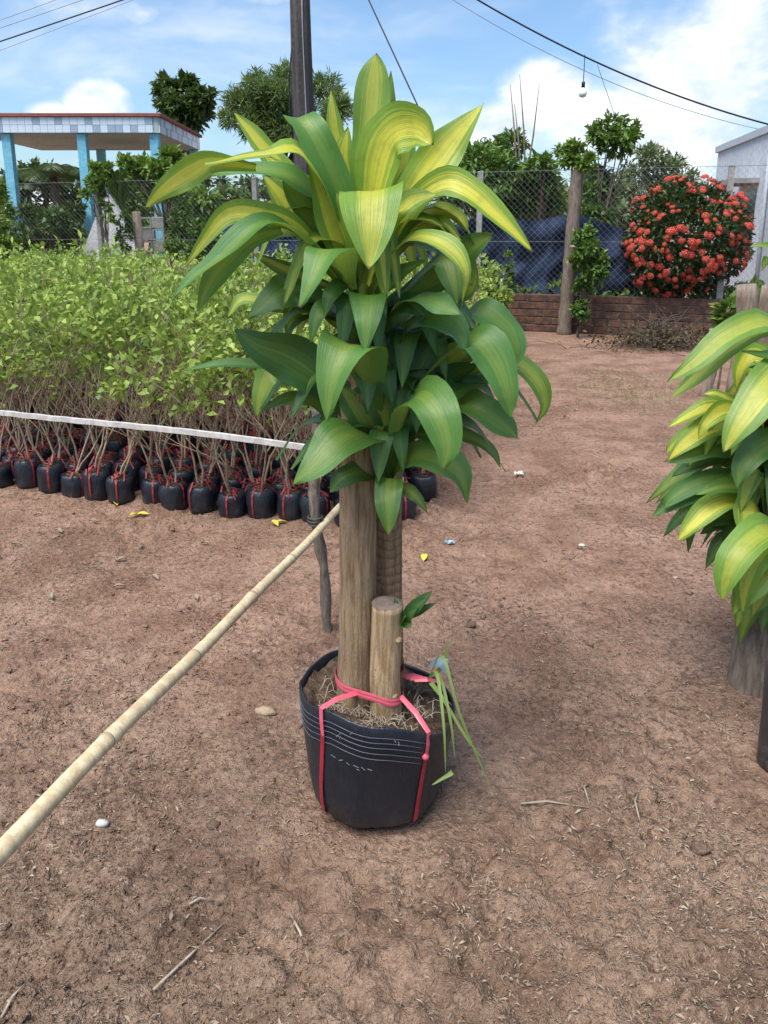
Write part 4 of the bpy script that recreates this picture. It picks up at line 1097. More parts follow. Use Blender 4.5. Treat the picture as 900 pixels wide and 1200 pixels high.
for i, dz in enumerate((.022, .036, .050, .066, .082)):
    pts = []
    for k in range(S + 1):
        a = 2 * math.pi * k / S; z = rim_z(a) - dz; pts.append((pot_r(z, a) * math.cos(a) * 1.006, pot_r(z, a) * math.sin(a) * 1.006, z))
    MB().tube(pts, .0010, 4, False).build('ridge', M_RIDGE_HILITE, pot)
# scrawled marks on the pot
mb = MB()
for (px, py, wd) in ((392, 898, 6), (401, 899, 5), (409, 901, 4), (418, 902, 7), (426, 903, 4), (433, 904, 5), (420, 906, 3)):
    x = (px - 441) * .00199; a = math.asin(x / .178) - math.pi / 2; z = .19
    z = .222 - (py - 898) * .002; r = pot_r(z, a) + .0016
    for t in (-.5, .5):
        pass
    da = wd * .00199 / .178 / 2; sl = random.uniform(-.004, .003)
    mb.ribbon([((r) * math.cos(a + q_), r * math.sin(a + q_), z + sl * (q_ / da)) for q_ in (-da, 0, da)], .0016, (math.cos(a), math.sin(a), 0), .0004)
mb.build('scrawl', M_SCRAWL, pot, False)
# soil
mb = MB(); vs = [(0, 0, .26)]; NR = 14
for j in range(1, NR + 1):
    for k in range(S):
        a = 2 * math.pi * k / S; t = j / NR; r = (pot_r(.28, a) - .008) * t
        z = .256 + (rim_z(a) - .014 - .256) * t ** 2.2 + .024 * mnoise.noise(Vector((r * math.cos(a) * 14, r * math.sin(a) * 14, 2))) + .014 * mnoise.noise(Vector((r * math.cos(a) * 45, r * math.sin(a) * 45, 5)))
        vs.append((r * math.cos(a), r * math.sin(a), z))
mb.add(vs, [(0, 1 + k, 1 + (k + 1) % S) for k in range(S)] + [(1 + (j - 1) * S + k, 1 + (j - 1) * S + (k + 1) % S, 1 + j * S + (k + 1) % S, 1 + j * S + k) for j in range(1, NR) for k in range(S)])
mb.build('soil', M_SOIL, plant)
mb = MB()
for i in range(190):
    a = random.gauss(-1.6, .9); r_ = random.uniform(.05, .165); q = Vector((r_ * math.cos(a), r_ * math.sin(a), .262 + .02 * r_ / .17)); d = Vector((random.gauss(0, 1), random.gauss(0, 1), random.gauss(.2, .3))).normalized() * random.uniform(.02, .06)
    mb.tube([q, q + d * .5 + Vector((0, 0, random.uniform(.004, .016))), q + d + Vector((0, 0, -.004))], [.0012, .001, .0006], 3, False)
o = mb.build('root_fibres', M_TWIG, plant); o['kind'] = 'stuff'

def cane(name, base, top, r0, r1, m, n=40, sides=26, bumps=.045, parent=plant):
    """trunk built around the plant's origin"""
    base, top = Vector(base), Vector(top); vs = []; ph = random.uniform(0, 20)
    for i in range(n + 1):
        t = i / n; c_ = base.lerp(top, t) + Vector((.004 * math.sin(t * 5 + ph), .003 * math.sin(t * 7 + ph), 0)); r = r0 + (r1 - r0) * t
        for k in range(sides):
            a = 2 * math.pi * k / sides
            w_ = 1 + bumps * (mnoise.noise(Vector((math.cos(a) * 1.5 + ph, math.sin(a) * 1.5, c_.z * 6))) * 1.6 + mnoise.noise(Vector((math.cos(a) * 6 + ph, math.sin(a) * 6, c_.z * 9))))
            vs.append((c_.x + r * w_ * math.cos(a), c_.y + r * w_ * math.sin(a), c_.z))
    mb = MB(); mb.add(vs, [(i * sides + k, i * sides + (k + 1) % sides, (i + 1) * sides + (k + 1) % sides, (i + 1) * sides + k) for i in range(n) for k in range(sides)] + [tuple(range(n * sides, (n + 1) * sides))])
    return mb.build(name, m, parent)
def rel(px, py, d): return P(px, py, POT.y + d) - POT
c1 = rel(417, 800, -.01); c1.z = .2; c1t = rel(417, 400, .0)
cane('trunk', c1, c1t, .0455, .040, M_BARK, 60)
c2 = rel(455, 800, .075); c2.z = .2; c2t = rel(457, 520, .07)
cane('trunk', c2, c2t, .036, .033, M_BARK2, 40)
c3 = rel(453, 830, -.055); c3.z = .2; c3t = rel(453, 707, -.055)
stump = cane('stump', c3, c3t, .0375, .0365, M_BARK3, 22)
o = MB().lathe([(.0, .0035), (.020, .004), (.033, .0025), (.0355, .0)], 22, tuple(c3t + Vector((0, 0, .0005)))).build('cut_face', M_CUT, stump)
for z_, a in ((.40, -2.4), (.47, -.6), (.33, -1.0)):
    r_ = .036; MB().lathe([(.010, -.004), (.008, .003), (.0, .006)], 10).build('knot', M_BARK3, stump).matrix_local = Matrix.Translation(Vector((c3.x + r_ * math.cos(a), c3.y + r_ * math.sin(a), z_))) @ Vector((math.cos(a), math.sin(a), 0)).to_track_quat('Z', 'Y').to_matrix().to_4x4()
# green shoots carrying the leaf rosettes
for (a, b) in (((417, 410, 0), (424, 318, -.01)), ((440, 560, .03), (430, 372, .0)), ((455, 575, .02), (455, 500, -.01)), ((470, 520, .06), (490, 400, .05))):
    A_, B_ = rel(*a), rel(*b); MB().tube([A_, A_.lerp(B_, .5), B_], [.021, .019, .012], 10).build('shoot', F_FRESH, plant)

# leaves: photo points of each midrib (column, row, offset in depth), width in photo px, yellow, freshness (lit tops, backlight and dark undersides put into it)
LV = [
 ([(425, 300, .01), (428, 205, .0), (436, 120, .0), (441, 62, .01)], 42, .62, .85, (-.2, -1, 0)),
 ([(440, 300, .05), (450, 200, .05), (456, 135, .05), (458, 82, .06)], 26, .3, .7, (.5, -.9, 0)),
 ([(418, 305, .04), (402, 225, .04), (393, 165, .04), (388, 106, .04)], 36, .8, .9, None),
 ([(421, 310, -.02), (398, 225, -.05), (370, 165, -.06), (350, 138, -.03), (349, 150, .03)], 42, .12, .95, (.35, -.9, .15)),
 ([(412, 335, 0), (392, 245, -.05), (356, 182, -.09), (310, 180, -.13), (240, 192, -.16)], 60, .85, .95, (-.1, -.55, .85)),
 ([(300, 196, -.12), (250, 190, -.15), (222, 202, -.16), (192, 222, -.17), (170, 244, -.17)], 34, .9, .8, (.4, -.85, -.1)),
 ([(402, 310, .06), (345, 220, .07), (303, 165, .07), (273, 131, .07)], 34, .85, .8, None),
 ([(415, 325, .02), (392, 255, .0), (350, 212, -.03), (300, 198, -.05), (240, 205, -.05)], 40, .1, .95, (-.1, -.6, .8)),
 ([(402, 335, .05), (365, 280, .05), (335, 235, .05), (308, 205, .05)], 40, .7, .55, None),
 ([(410, 335, .0), (380, 280, -.01), (352, 232, -.02), (330, 204, -.01)], 40, .3, .6, None),
 ([(414, 340, -.03), (396, 280, -.05), (378, 225, -.06), (362, 190, -.05)], 38, .9, .9, None),
 ([(398, 322, 0), (350, 268, -.06), (308, 252, -.1), (268, 250, -.12), (240, 280, -.13), (217, 314, -.13)], 30, .9, .75, (.3, -.9, .2)),
 ([(400, 325, -.05), (345, 272, -.10), (306, 262, -.14), (262, 300, -.17), (226, 325, -.18), (203, 348, -.18)], 42, .05, .95, (-.35, -.55, .75)),
 ([(330, 270, -.1), (285, 285, -.13), (250, 325, -.15), (231, 366, -.15)], 34, .35, .7, (.2, -.9, .3)),
 ([(402, 318, .0), (366, 278, -.03), (334, 268, -.06), (298, 287, -.08)], 28, .5, .55, None),
 ([(402, 340, .02), (358, 325, .0), (325, 310, -.02), (295, 297, -.03)], 22, .6, .15, (.2, -.8, -.3)),
 ([(426, 335, .0), (431, 262, -.09), (435, 224, -.17), (434, 262, -.23), (432, 316, -.255)], 84, .72, 1.0, (0, -.75, .65)),
 ([(430, 325, .03), (412, 250, .03), (402, 195, .03), (408, 148, .03)], 38, .85, .95, None),
 ([(440, 325, .04), (470, 245, .05), (502, 195, .06), (532, 152, .06)], 42, .8, .9, None),
 ([(420, 325, .02), (388, 262, .02), (352, 215, .02), (312, 182, .02)], 38, .9, .95, None),
 ([(432, 335, -.05), (452, 272, -.08), (480, 236, -.1), (512, 228, -.12)], 36, .8, .85, None),
 ([(446, 315, .06), (462, 240, .07), (474, 180, .07), (480, 132, .07)], 34, .6, .85, None),
 ([(428, 390, -.02), (430, 358, -.09), (431, 346, -.14), (430, 375, -.19), (428, 414, -.205)], 46, .15, .85, (0, -.9, .45)),
 ([(410, 338, -.02), (398, 308, -.1), (384, 292, -.15), (369, 322, -.20), (351, 360, -.22)], 58, .12, .95, (-.35, -.75, .55)),
 ([(428, 325, 0), (436, 240, -.05), (449, 175, -.08), (468, 152, -.11), (492, 152, -.14), (506, 170, -.16)], 66, .95, 1.0, (-.1, -1, .1)),
 ([(440, 315, 0), (486, 225, .0), (527, 170, .0), (567, 121, .0)], 56, .9, .9, (-.45, -.9, .0)),
 ([(438, 325, 0), (478, 248, -.04), (518, 216, -.06), (547, 222, -.08), (588, 258, -.1), (624, 295, -.11)], 40, .95, .85, (.2, -.9, .25)),
 ([(450, 315, .05), (490, 258, .05), (520, 245, .03), (540, 258, .02), (548, 272, .02)], 22, .9, .85, None),
 ([(450, 320, .03), (490, 272, .02), (518, 264, .0), (542, 283, .0)], 32, .9, .6, None),
 ([(436, 350, 0), (462, 297, -.08), (490, 278, -.13), (526, 290, -.17), (545, 318, -.19), (541, 358, -.19)], 34, .75, .9, (.3, -.75, .6)),
 ([(438, 355, -.02), (465, 327, -.08), (498, 305, -.12)], 30, .25, .4, None),
 ([(460, 355, .05), (520, 320, .04), (552, 290, .02), (578, 273, .0)], 44, .25, .45, (-.2, -.9, .3)),
 ([(470, 385, .05), (528, 350, .03), (552, 335, .02), (557, 305, .02)], 24, .5, .7, None),
 ([(450, 365, .0), (500, 315, -.02), (521, 302, -.04), (531, 330, -.07), (536, 358, -.08)], 38, .3, .4, None),
 ([(450, 385, 0), (474, 354, -.08), (500, 350, -.13), (521, 360, -.16), (541, 369, -.18)], 42, .1, .9, (0, -.45, .9)),
 ([(450, 425, 0), (485, 380, -.06), (515, 373, -.11), (538, 388, -.14), (546, 417, -.15)], 40, .05, .6, None),
 ([(470, 455, .05), (530, 392, .03), (560, 366, .0), (590, 380, -.03), (604, 408, -.05), (600, 432, -.05)], 50, .1, .75, (.3, -.6, .7)),
 ([(465, 475, .0), (520, 422, -.05), (554, 398, -.11), (580, 424, -.14), (594, 460, -.16), (598, 489, -.16)], 56, .15, .8, (.2, -.75, .6)),
 ([(480, 475, .08), (560, 432, .06), (602, 424, .04), (630, 448, .02), (638, 475, .02), (627, 498, .02)], 27, .45, .75, None),
 ([(470, 505, .02), (530, 472, -.02), (560, 478, -.06), (590, 498, -.08), (607, 514, -.09)], 42, .1, .55, None),
 ([(470, 535, .05), (520, 506, .02), (555, 514, 0), (578, 530, -.01), (587, 549, -.01)], 18, .3, .5, None),
 ([(455, 550, 0), (475, 482, -.1), (495, 462, -.16), (515, 486, -.21), (525, 520, -.23), (519, 552, -.235)], 58, .2, .8, (-.1, -.75, .6)),
 ([(455, 575, 0), (480, 537, -.06), (510, 535, -.11), (539, 555, -.14), (547, 590, -.145)], 46, .2, .5, None),
 ([(455, 578, -.02), (455, 560, -.07), (455, 574, -.11), (455, 598, -.135), (455, 627, -.14)], 36, .25, .5, (0, -.95, .3)),
 ([(458, 572, -.02), (475, 572, -.05), (490, 585, -.07), (501, 601, -.07)], 17, .3, .4, None),
 ([(440, 505, 0), (425, 440, -.09), (409, 403, -.17), (391, 440, -.22), (383, 494, -.235)], 74, .2, .85, (-.25, -.8, .5)),
 ([(452, 522, -.02), (430, 510, -.07), (405, 512, -.13), (374, 540, -.17), (343, 568, -.185)], 64, .2, .7, (-.25, -.75, .6)),
 ([(425, 505, 0), (387, 455, -.03), (342, 420, -.06), (302, 404, -.09), (274, 385, -.10)], 60, .12, .08, (.35, -.85, .1)),
 ([(415, 490, .0), (372, 447, .0), (322, 431, -.04), (262, 427, -.07), (203, 438, -.08)], 30, .0, .6, (-.1, -.45, .9)),
 ([(390, 462, .1), (350, 442, .08), (320, 438, .06), (306, 462, .05), (301, 489, .05)], 40, .45, .9, None),
 ([(400, 505, .08), (365, 472, .08), (335, 468, .06), (306, 481, .06)], 20, .0, .6, None),
 ([(402, 372, .02), (352, 340, 0), (322, 348, -.04), (290, 374, -.06)], 48, .1, .35, (-.1, -.9, .3)),
 ([(380, 372, .08), (320, 357, .06), (285, 350, .05), (267, 372, .05)], 22, .6, .8, None),
 ([(400, 385, .06), (365, 350, .05), (345, 362, .05), (337, 398, .05)], 34, .5, .6, None),
 ([(410, 392, 0), (390, 362, -.05), (372, 370, -.08), (364, 402, -.09)], 25, .15, .6, None),
 ([(452, 535, 0), (430, 498, -.04), (410, 468, -.05), (396, 448, -.05)], 40, .3, .15, None),
 ([(450, 565, 0), (425, 553, -.05), (402, 560, -.08), (386, 577, -.08)], 30, .1, .25, None),
 ([(452, 565, 0), (448, 505, -.03), (446, 440, -.04), (450, 388, -.03)], 38, .5, .25, None),
 ([(458, 560, 0), (475, 485, -.02), (500, 415, 0), (522, 378, .02)], 42, .2, .25, None),
 ([(458, 555, 0), (490, 482, .02), (530, 442, .03), (562, 428, .0)], 38, .2, .2, None),
 ([(462, 535, 0), (505, 480, -.02), (540, 458, -.04), (572, 450, -.04)], 32, .1, .3, (0, -.5, .8)),
 ([(470, 495, .1), (520, 432, .1), (555, 408, .1), (578, 442, .1)], 46, .5, .9, None),
 ([(440, 365, 0), (405, 335, -.04), (388, 345, -.08), (380, 372, -.09)], 26, .1, .4, None),
 ([(432, 420, 0), (455, 375, -.05), (478, 355, -.08), (500, 372, -.11)], 36, .1, .2, None),
 ([(450, 480, 0), (415, 440, .03), (380, 420, .06), (352, 440, .08)], 36, .1, .2, None),
 ([(455, 480, .02), (500, 450, .08), (545, 462, .10), (565, 490, .1)], 36, .2, .5, None),
 ([(455, 480, .04), (470, 420, .10), (480, 380, .14), (500, 350, .2)], 40, .2, .3, None),
 ([(430, 330, .05), (445, 270, .10), (470, 225, .15), (500, 220, .2)], 44, .5, .6, None),
 ([(425, 330, .05), (400, 260, .12), (375, 230, .18), (345, 240, .22)], 44, .5, .6, None),
]
for li, (pts, wpx, yv, gv, N) in enumerate(LV):
    wp = [P(a, b, POT.y + c_) for a, b, c_ in pts]
    add_leaf(plant, wp, wpx * .98 * mpp(wp[-2]), yv, gv, N, random.uniform(.06, .32), random.uniform(-.55, .55), nseg=20, taper={0: 5.0, 3: 3.5, 24: 3.0}.get(li))
# inner and rear leaves that fill the crown
for (cx, cy, cd, n_, y0, g0, L0, upw) in ((426, 325, .0, 16, .7, .75, .26, .8), (432, 385, .0, 18, .12, .35, .27, .35), (455, 520, .0, 14, .12, .35, .25, .3), (490, 415, .05, 16, .15, .4, .26, .3), (425, 450, .0, 12, .1, .2, .23, .3), (500, 460, .04, 12, .1, .4, .24, .25)):
    b0_ = P(cx, cy, POT.y + cd)
    for k in range(n_):
        a = 2.4 * k + random.uniform(-.3, .3); d = Vector((math.cos(a), math.sin(a) * (1 if math.sin(a) > 0 else .45), 0)); L_ = L0 * random.uniform(.75, 1.1); h = upw * random.uniform(.5, 1.2)
        pts = [b0_ + Vector((0, 0, -.03 * (k % 4))), b0_ + d * L_ * .35 + Vector((0, 0, L_ * h * .6)), b0_ + d * L_ * .75 + Vector((0, 0, L_ * h * .6)), b0_ + d * L_ * 1.05 + Vector((0, 0, L_ * (h * .3 - .3)))]
        add_leaf(plant, pts, random.uniform(.048, .07), y0 * random.uniform(.6, 1.3), min(1, g0 * random.uniform(.6, 1.5)), d * .3 + Vector((0, -.2, 1)), .15, random.uniform(-.4, .4), nseg=12)
# little sprout on the stump
q0 = P(470, 728, POT.y - .05)
for (px, py, d, wpx) in ((507, 692, -.07, 15), (512, 706, -.06, 9), (490, 712, -.09, 14), (462, 700, -.06, 8), (482, 735, -.09, 14), (500, 700, -.09, 16), (476, 722, -.1, 13)):
    tp = P(px, py, POT.y + d); add_leaf(plant, [q0, q0.lerp(tp, .5) + Vector((0, -.008, .006)), tp], wpx * .002, .05, .25, None, .2, 0, 'sprout_leaf', .03, 8)
MB().tube([q0 - POT + Vector((-.02, 0, -.012)), q0 - POT + Vector((.006, -.005, .004))], [.009, .007], 7).build('sprout_stem', F_FRESH, plant)

# pink twine around the canes and red straps over the pot
def surf(a, z, o=.003): return Vector(((pot_r(z, a) + o) * math.cos(a), (pot_r(z, a) + o) * math.sin(a), z))
band = []
for a in np.linspace(0, 2 * math.pi, 40):
    d = Vector((math.cos(a), math.sin(a), 0))
    cc_, rr_ = max(((c1, .050), (c2, .040), (c3, .041)), key=lambda e: e[0].x * d.x + e[0].y * d.y + e[1])
    band.append((cc_.x + d.x * rr_, cc_.y + d.y * rr_, .325 + .014 * math.cos(a - 2.6)))
for dz in (0, .009):
    MB().ribbon([(x, y_, z + dz) for x, y_, z in band], .011, [Vector((math.cos(a), math.sin(a), 0)) for a in np.linspace(0, 2 * math.pi, 40)], .0015).build('twine', M_PINK, plant, False)
for a, a2, start in ((-2.30, -2.42, Vector((-.05, -.066, .327))), (-.93, -1.02, Vector((.055, -.075, .325)))):
    rz_ = rim_z(a)
    up_ = [start, start.lerp(surf(a, rz_, .004), .55) + Vector((0, 0, .012)), surf(a, rz_ + .003, .0015) + Vector((0, 0, .006)), surf(a, rz_ - .025), surf(a, rz_ - .065)]
    MB().ribbon(up_, [.012, .013, .012, .012, .011], [(0, -.5, .8), (0, -.5, .8), (math.cos(a), math.sin(a), .6), (math.cos(a), math.sin(a), 0), (math.cos(a), math.sin(a), 0)], .0015).build('twine', M_PINK, plant, False)
    dn = [surf(a + (a2 - a) * t, (rz_ - .06) * (1 - t) + .012 * t) for t in np.linspace(0, 1, 9)]
    MB().ribbon(dn, .0125, [(q.x, q.y, 0) for q in dn], .0013).build('strap', M_RED, plant, False)
knot = surf(-.95, .222, .004)
MB().lathe([(.0, -.008), (.008, -.004), (.009, .003), (.0, .009)], 8, tuple(knot)).build('knot', M_PINK, plant)
for k in range(4):
    q = Vector((.06 + .01 * k, .01 - .03 * k * .5, .325 + .006 * k)); MB().ribbon([q, q + Vector((.03, -.005, .004)), q + Vector((.062, .0 + .01 * k, -.012 - .004 * k))], .012, (0, -.5, .9), .0015).build('twine', M_PINK, plant, False)
# grass and scrap growing at the right of the pot
for (pts) in (((505, 790, -.02), (519, 770, -.06), (540, 840, -.12), (580, 935, -.13)), ((503, 795, -.06), (512, 790, -.12), (520, 850, -.20), (522, 905, -.205)), ((503, 795, -.05), (516, 795, -.1), (528, 845, -.17), (533, 890, -.175)),
              ((510, 790, 0), (522, 775, 0), (524, 758, .01), (530, 750, .02)), ((505, 800, -.08), (520, 820, -.14), (545, 862, -.17), (566, 890, -.17)), ((530, 905, -.19), (519, 912, -.2), (506, 920, -.2))):
    wp = [P(a, b, POT.y + c_) - POT for a, b, c_ in pts]
    vs, fs, uv = leaf_geo(wp, .011, (0, -.8, .5), 12, 2, .2, .02, 0, lambda t: max(.0, (1 - t) ** .6) * .9 + .05)
    mb = MB(); mb.add([tuple(v) for v in vs], fs); mb.build('grass_blade', F_GRASS, plant)
q = P(519, 776, POT.y + .01) - POT; mb = MB()
mb.add([tuple(q + Vector(v)) for v in ((-.04, 0, -.012), (-.012, -.02, .0), (.012, -.012, .016), (.03, .01, .012), (.0, .02, -.006), (-.015, .0, .014), (.008, -.022, -.022))], [(0, 1, 5), (1, 2, 5), (1, 6, 2), (2, 3, 4), (5, 2, 4), (0, 5, 4)])
mb.build('plastic_scrap', M_FOIL, plant, False)

# ------------------------------------------------------------------ dracaenas at the right edge
def right_leaf(parent, pts, Y0, wpx, yv, gv, N=None):
    wp = [P(a, b, Y0 + c_) for a, b, c_ in pts]; add_leaf(parent, wp, wpx * .86 * mpp(wp[-1]), yv, gv, N, random.uniform(.08, .34), random.uniform(-.6, .6), wave=.08)
    if wpx > 21:                                   # a neighbouring leaf of the same whorl, a little behind
        dx, dy = random.uniform(2, 26), random.uniform(-6, 24)
        wp = [P(a + dx * i / (len(pts) - 1), b + dy * i / (len(pts) - 1), Y0 + c_ + .05) for i, (a, b, c_) in enumerate(pts)]
        add_leaf(parent, wp, wpx * random.uniform(.6, .8) * mpp(wp[-1]), min(1, yv * random.uniform(.5, 1.3)), gv * random.uniform(.5, 1), N, random.uniform(.08, .34), random.uniform(-.6, .6), wave=.08)
g2 = G(884, 800)
rp = thing('dracaena', 'tall dracaena with striped drooping leaves on a thick grey trunk by the path edge', 'plant', (g2.x, g2.y, 0))
YR = g2.y
cane('trunk', (0, 0, -.05), (.03, .02, .92), .082, .068, M_GREY_BARK, 40, 26, .05, rp)
for L in (
 ([(905, 545, .05), (925, 420, .0), (900, 378, -.05), (852, 394, -.09), (816, 424, -.11), (781, 448, -.12)], 40, .55, .85, (-.3, -.7, .6)),
 ([(950, 470, 0), (925, 425, -.05), (897, 417, -.08), (869, 411, -.10)], 22, .0, .55, None),
 ([(930, 520, 0), (925, 440, -.08), (898, 455, -.14), (868, 495, -.18), (848, 530, -.19)], 58, .7, .75, (-.4, -.8, .4)),
 ([(915, 500, .08), (900, 430, .1), (882, 415, .1), (868, 432, .1), (863, 458, .1)], 34, .9, .8, None),
 ([(930, 560, 0), (920, 520, -.08), (893, 520, -.12), (872, 545, -.15), (864, 572, -.16)], 44, .2, .45, None),
 ([(900, 640, 0), (890, 570, -.05), (884, 545, -.08), (874, 572, -.1), (868, 602, -.11)], 34, .6, .5, None),
 ([(905, 660, 0), (890, 605, -.06), (878, 598, -.1), (876, 625, -.13), (874, 648, -.135)], 48, .85, .75, (0, -.85, .5)),
 ([(935, 700, 0), (925, 640, -.12), (900, 622, -.22), (868, 645, -.28), (852, 676, -.3), (846, 704, -.3)], 56, .55, 1.0, (-.35, -.55, .75)),
 ([(935, 720, 0), (930, 670, -.1), (902, 655, -.18), (876, 690, -.23), (858, 722, -.24)], 60, .6, .8, (-.4, -.8, .4)),
 ([(935, 740, 0), (915, 680, -.05), (893, 680, -.08), (872, 705, -.1), (862, 735, -.1)], 34, .5, .7, None),
 ([(925, 740, 0), (912, 700, -.12), (900, 705, -.16), (893, 742, -.18)], 34, .1, .25, None),
 ([(905, 600, 0), (880, 575, -.03), (848, 570, -.05), (815, 580, -.07)], 26, .3, .5, None),
 ([(905, 620, 0), (870, 590, -.03), (838, 592, -.05), (808, 618, -.07), (794, 634, -.07)], 34, .85, .8, (-.2, -.6, .75)),
 ([(900, 620, 0), (865, 605, .0), (838, 608, .0), (815, 618, .0)], 28, .1, .35, None),
 ([(895, 640, .05), (850, 615, .06), (815, 612, .06), (806, 648, .05)], 20, .1, .2, None),
 ([(900, 590, .05), (865, 570, .03), (825, 572, .02), (788, 588, .0), (764, 606, .0)], 36, .1, .3, (-.2, -.7, .6)),
 ([(900, 565, .05), (865, 560, .03), (826, 562, .0), (790, 582, -.02), (778, 595, -.02)], 28, .1, .75, None),
 ([(905, 575, .1), (865, 545, .1), (825, 535, .1), (790, 560, .1), (757, 590, .1)], 28, .35, .75, (-.2, -.7, .6)),
 ([(900, 560, .06), (870, 530, .03), (836, 525, .0), (800, 535, -.02), (778, 542, -.02)], 32, .2, .35, None),
 ([(905, 548, .05), (870, 510, .02), (838, 500, .0), (808, 515, -.02), (782, 540, -.03)], 38, 1.0, 1.0, (-.2, -.6, .75)),
 ([(905, 530, .1), (870, 488, .06), (836, 478, .03), (808, 488, .02), (784, 500, .02)], 32, 1.0, 1.0, (-.2, -.5, .8)),
 ([(905, 530, .05), (880, 492, -.02), (850, 480, -.05), (828, 495, -.07), (818, 515, -.07)], 28, .95, 1.0, None),
 ([(905, 540, .1), (865, 505, .12), (825, 500, .12), (790, 522, .12), (780, 530, .12)], 26, .7, .8, None),
 ([(905, 510, .15), (870, 478, .14), (842, 462, .12), (824, 462, .12)], 20, .8, .75, None),
 ([(900, 700, .05), (876, 640, .03), (862, 612, .0), (852, 645, -.02), (851, 672, -.02)], 24, .1, .2, None),
 ([(930, 350, .1), (915, 300, .08), (895, 288, .06), (878, 289, .05)], 14, .4, .8, None),
 ([(930, 400, .1), (920, 330, .1), (900, 305, .08), (892, 318, .06)], 20, .5, .8, None),
): right_leaf(rp, L[0], YR, L[1], L[2], L[3], L[4])
for (cx, cy, cd, n_, y0, g0) in ((905, 560, .05, 18, .3, .35), (915, 500, .05, 14, .7, .7), (905, 640, .03, 12, .15, .25), (950, 460, .0, 10, .5, .6)):
    b0_ = P(cx, cy, YR + cd)
    for k in range(n_):
        a = 2.4 * k; d = Vector((math.cos(a), math.sin(a), 0)); L_ = random.uniform(.2, .3); h = random.uniform(.2, .8)
        if d.x < -.3: L_ *= .75
        pts = [b0_, b0_ + d * L_ * .35 + Vector((0, 0, L_ * h * .5)), b0_ + d * L_ * .75 + Vector((0, 0, L_ * h * .4)), b0_ + d * L_ + Vector((0, 0, L_ * (h * .2 - .35)))]
        add_leaf(rp, pts, random.uniform(.06, .085), min(1, y0 * random.uniform(.5, 1.5)), min(1, g0 * random.uniform(.6, 1.5)), d * .3 + Vector((0, -.2, 1)), .15, random.uniform(-.4, .4), nseg=12)
for a, b in (((0, 0, .9), (-.0, .05, 1.05)), ((.03, .02, .8), (.1, 0, 1.2))): MB().tube([a, b], [.03, .02], 9).build('shoot', F_FRESH, rp)

# tall narrow grow bag
g3 = G(912, 899); tb = thing('narrow_grow_bag', 'tall narrow dusty black grow bag of soil beside the thick grey trunk', 'grow bag', (g3.x, g3.y, 0))
def tfn(r, z, a): return r * (1 + .05 * mnoise.noise(Vector((math.cos(a) * 1.3, math.sin(a) * 1.3, z * 9)))), z + (.012 * math.sin(a * 2 + 1) if z > .27 else 0)
MB().lathe([(.0, 0), (.047, 0), (.053, .012), (.056, .08), (.058, .16), (.060, .24), (.062, .30), (.059, .302), (.057, .25)], 28, (0, 0, 0), tfn).build('bag', M_BAGGREY, tb)
MB().lathe([(.0, .285), (.03, .28), (.056, .268)], 20, (0, 0, 0), lambda r, z, a: (r, z + .01 * mnoise.noise(Vector((r * math.cos(a) * 60, r * math.sin(a) * 60, 1))))).build('soil', M_SOIL, tb)
for k in range(7):
    a = k * .9; d = Vector((math.cos(a), math.sin(a), 0)); b0_ = Vector((g3.x, g3.y, .52))
    if d.x < -.2: continue
    add_leaf(tb, [b0_, b0_ + d * .1 + Vector((0, 0, .12)), b0_ + d * .22 + Vector((0, 0, .1)), b0_ + d * .3], .06, .4, .6, d * .2 + Vector((0, -.3, 1)), nseg=10)
MB().tube([(0, 0, .26), (.005, 0, .4), (0, 0, .53)], [.016, .014, .012], 9).build('stem', M_BARK, tb)

# old wooden posts behind
for (px, pyt, D, r_, lean, lab) in ((875, 333, 4.7, .066, .02, 'broad split wooden post rising behind the striped dracaena leaves'), (839, 385, 6.5, .05, -.01, 'short sawn wooden post standing before the brick wall end'), (903, 335, 4.9, .06, .0, 'weathered post right next to the broad split post')):
    tq = P(px, pyt, D); n_ = 14; pts = []
    for i in range(n_ + 1):
        t = i / n_; pts.append((tq.x + lean * 2 * (1 - t) + .01 * math.sin(t * 8 + px), tq.y + .008 * math.sin(t * 6), -.08 + (tq.z + .08) * t))
    o = MB().tube(pts, [r_ * (1.06 - .1 * i / n_ + .05 * math.sin(i * 1.9 + px)) for i in range(n_ + 1)], 11, True, .10, .7).build('wooden_post', M_POST); rebase(o, (tq.x, tq.y, 0)); tag(o, lab, 'post')
tree('small_plant', 'small broad leaved green plant growing against the split post', 'plant', 5.2, 852, [(852, 365, 8, 0), (860, 375, 8, 0), (848, 378, 6, 0), (858, 355, 6, 0), (868, 395, 8, 0)], 130, .10, .05, F_FRESH, trunk_r=.01)

# ------------------------------------------------------------------ loose things on the ground
def stone(name, px, py, w_, h_, m, label, cat, d_=None):
    g = G(px, py); d_ = d_ or w_ * .7; mb = MB(); ph = random.uniform(0, 30); prof = [(.02, -.5), (.6, -.42), (.95, -.1), (.93, .15), (.62, .43), (.02, .5)]
    vs_fn = lambda r, z, a: (r * (1 + .32 * mnoise.noise(Vector((math.cos(a) * 1.4 + ph, math.sin(a) * 1.4, z * 2))) + .16 * mnoise.noise(Vector((math.cos(a) * 4 + ph, math.sin(a) * 4, z * 5)))), z * (1 + .3 * mnoise.noise(Vector((math.cos(a) + ph, math.sin(a), 7)))))
    mb.lathe(prof, 18, (0, 0, 0), vs_fn); v = mb.v[0]; mb.v[0] = v * np.array([w_ / 2, d_ / 2, h_])
    o = mb.build(name, m); o.location = (g.x, g.y, gz(g.x, g.y) + h_ * .22); o.rotation_euler = (0, 0, random.uniform(-.5, .5)); return tag(o, label, cat)


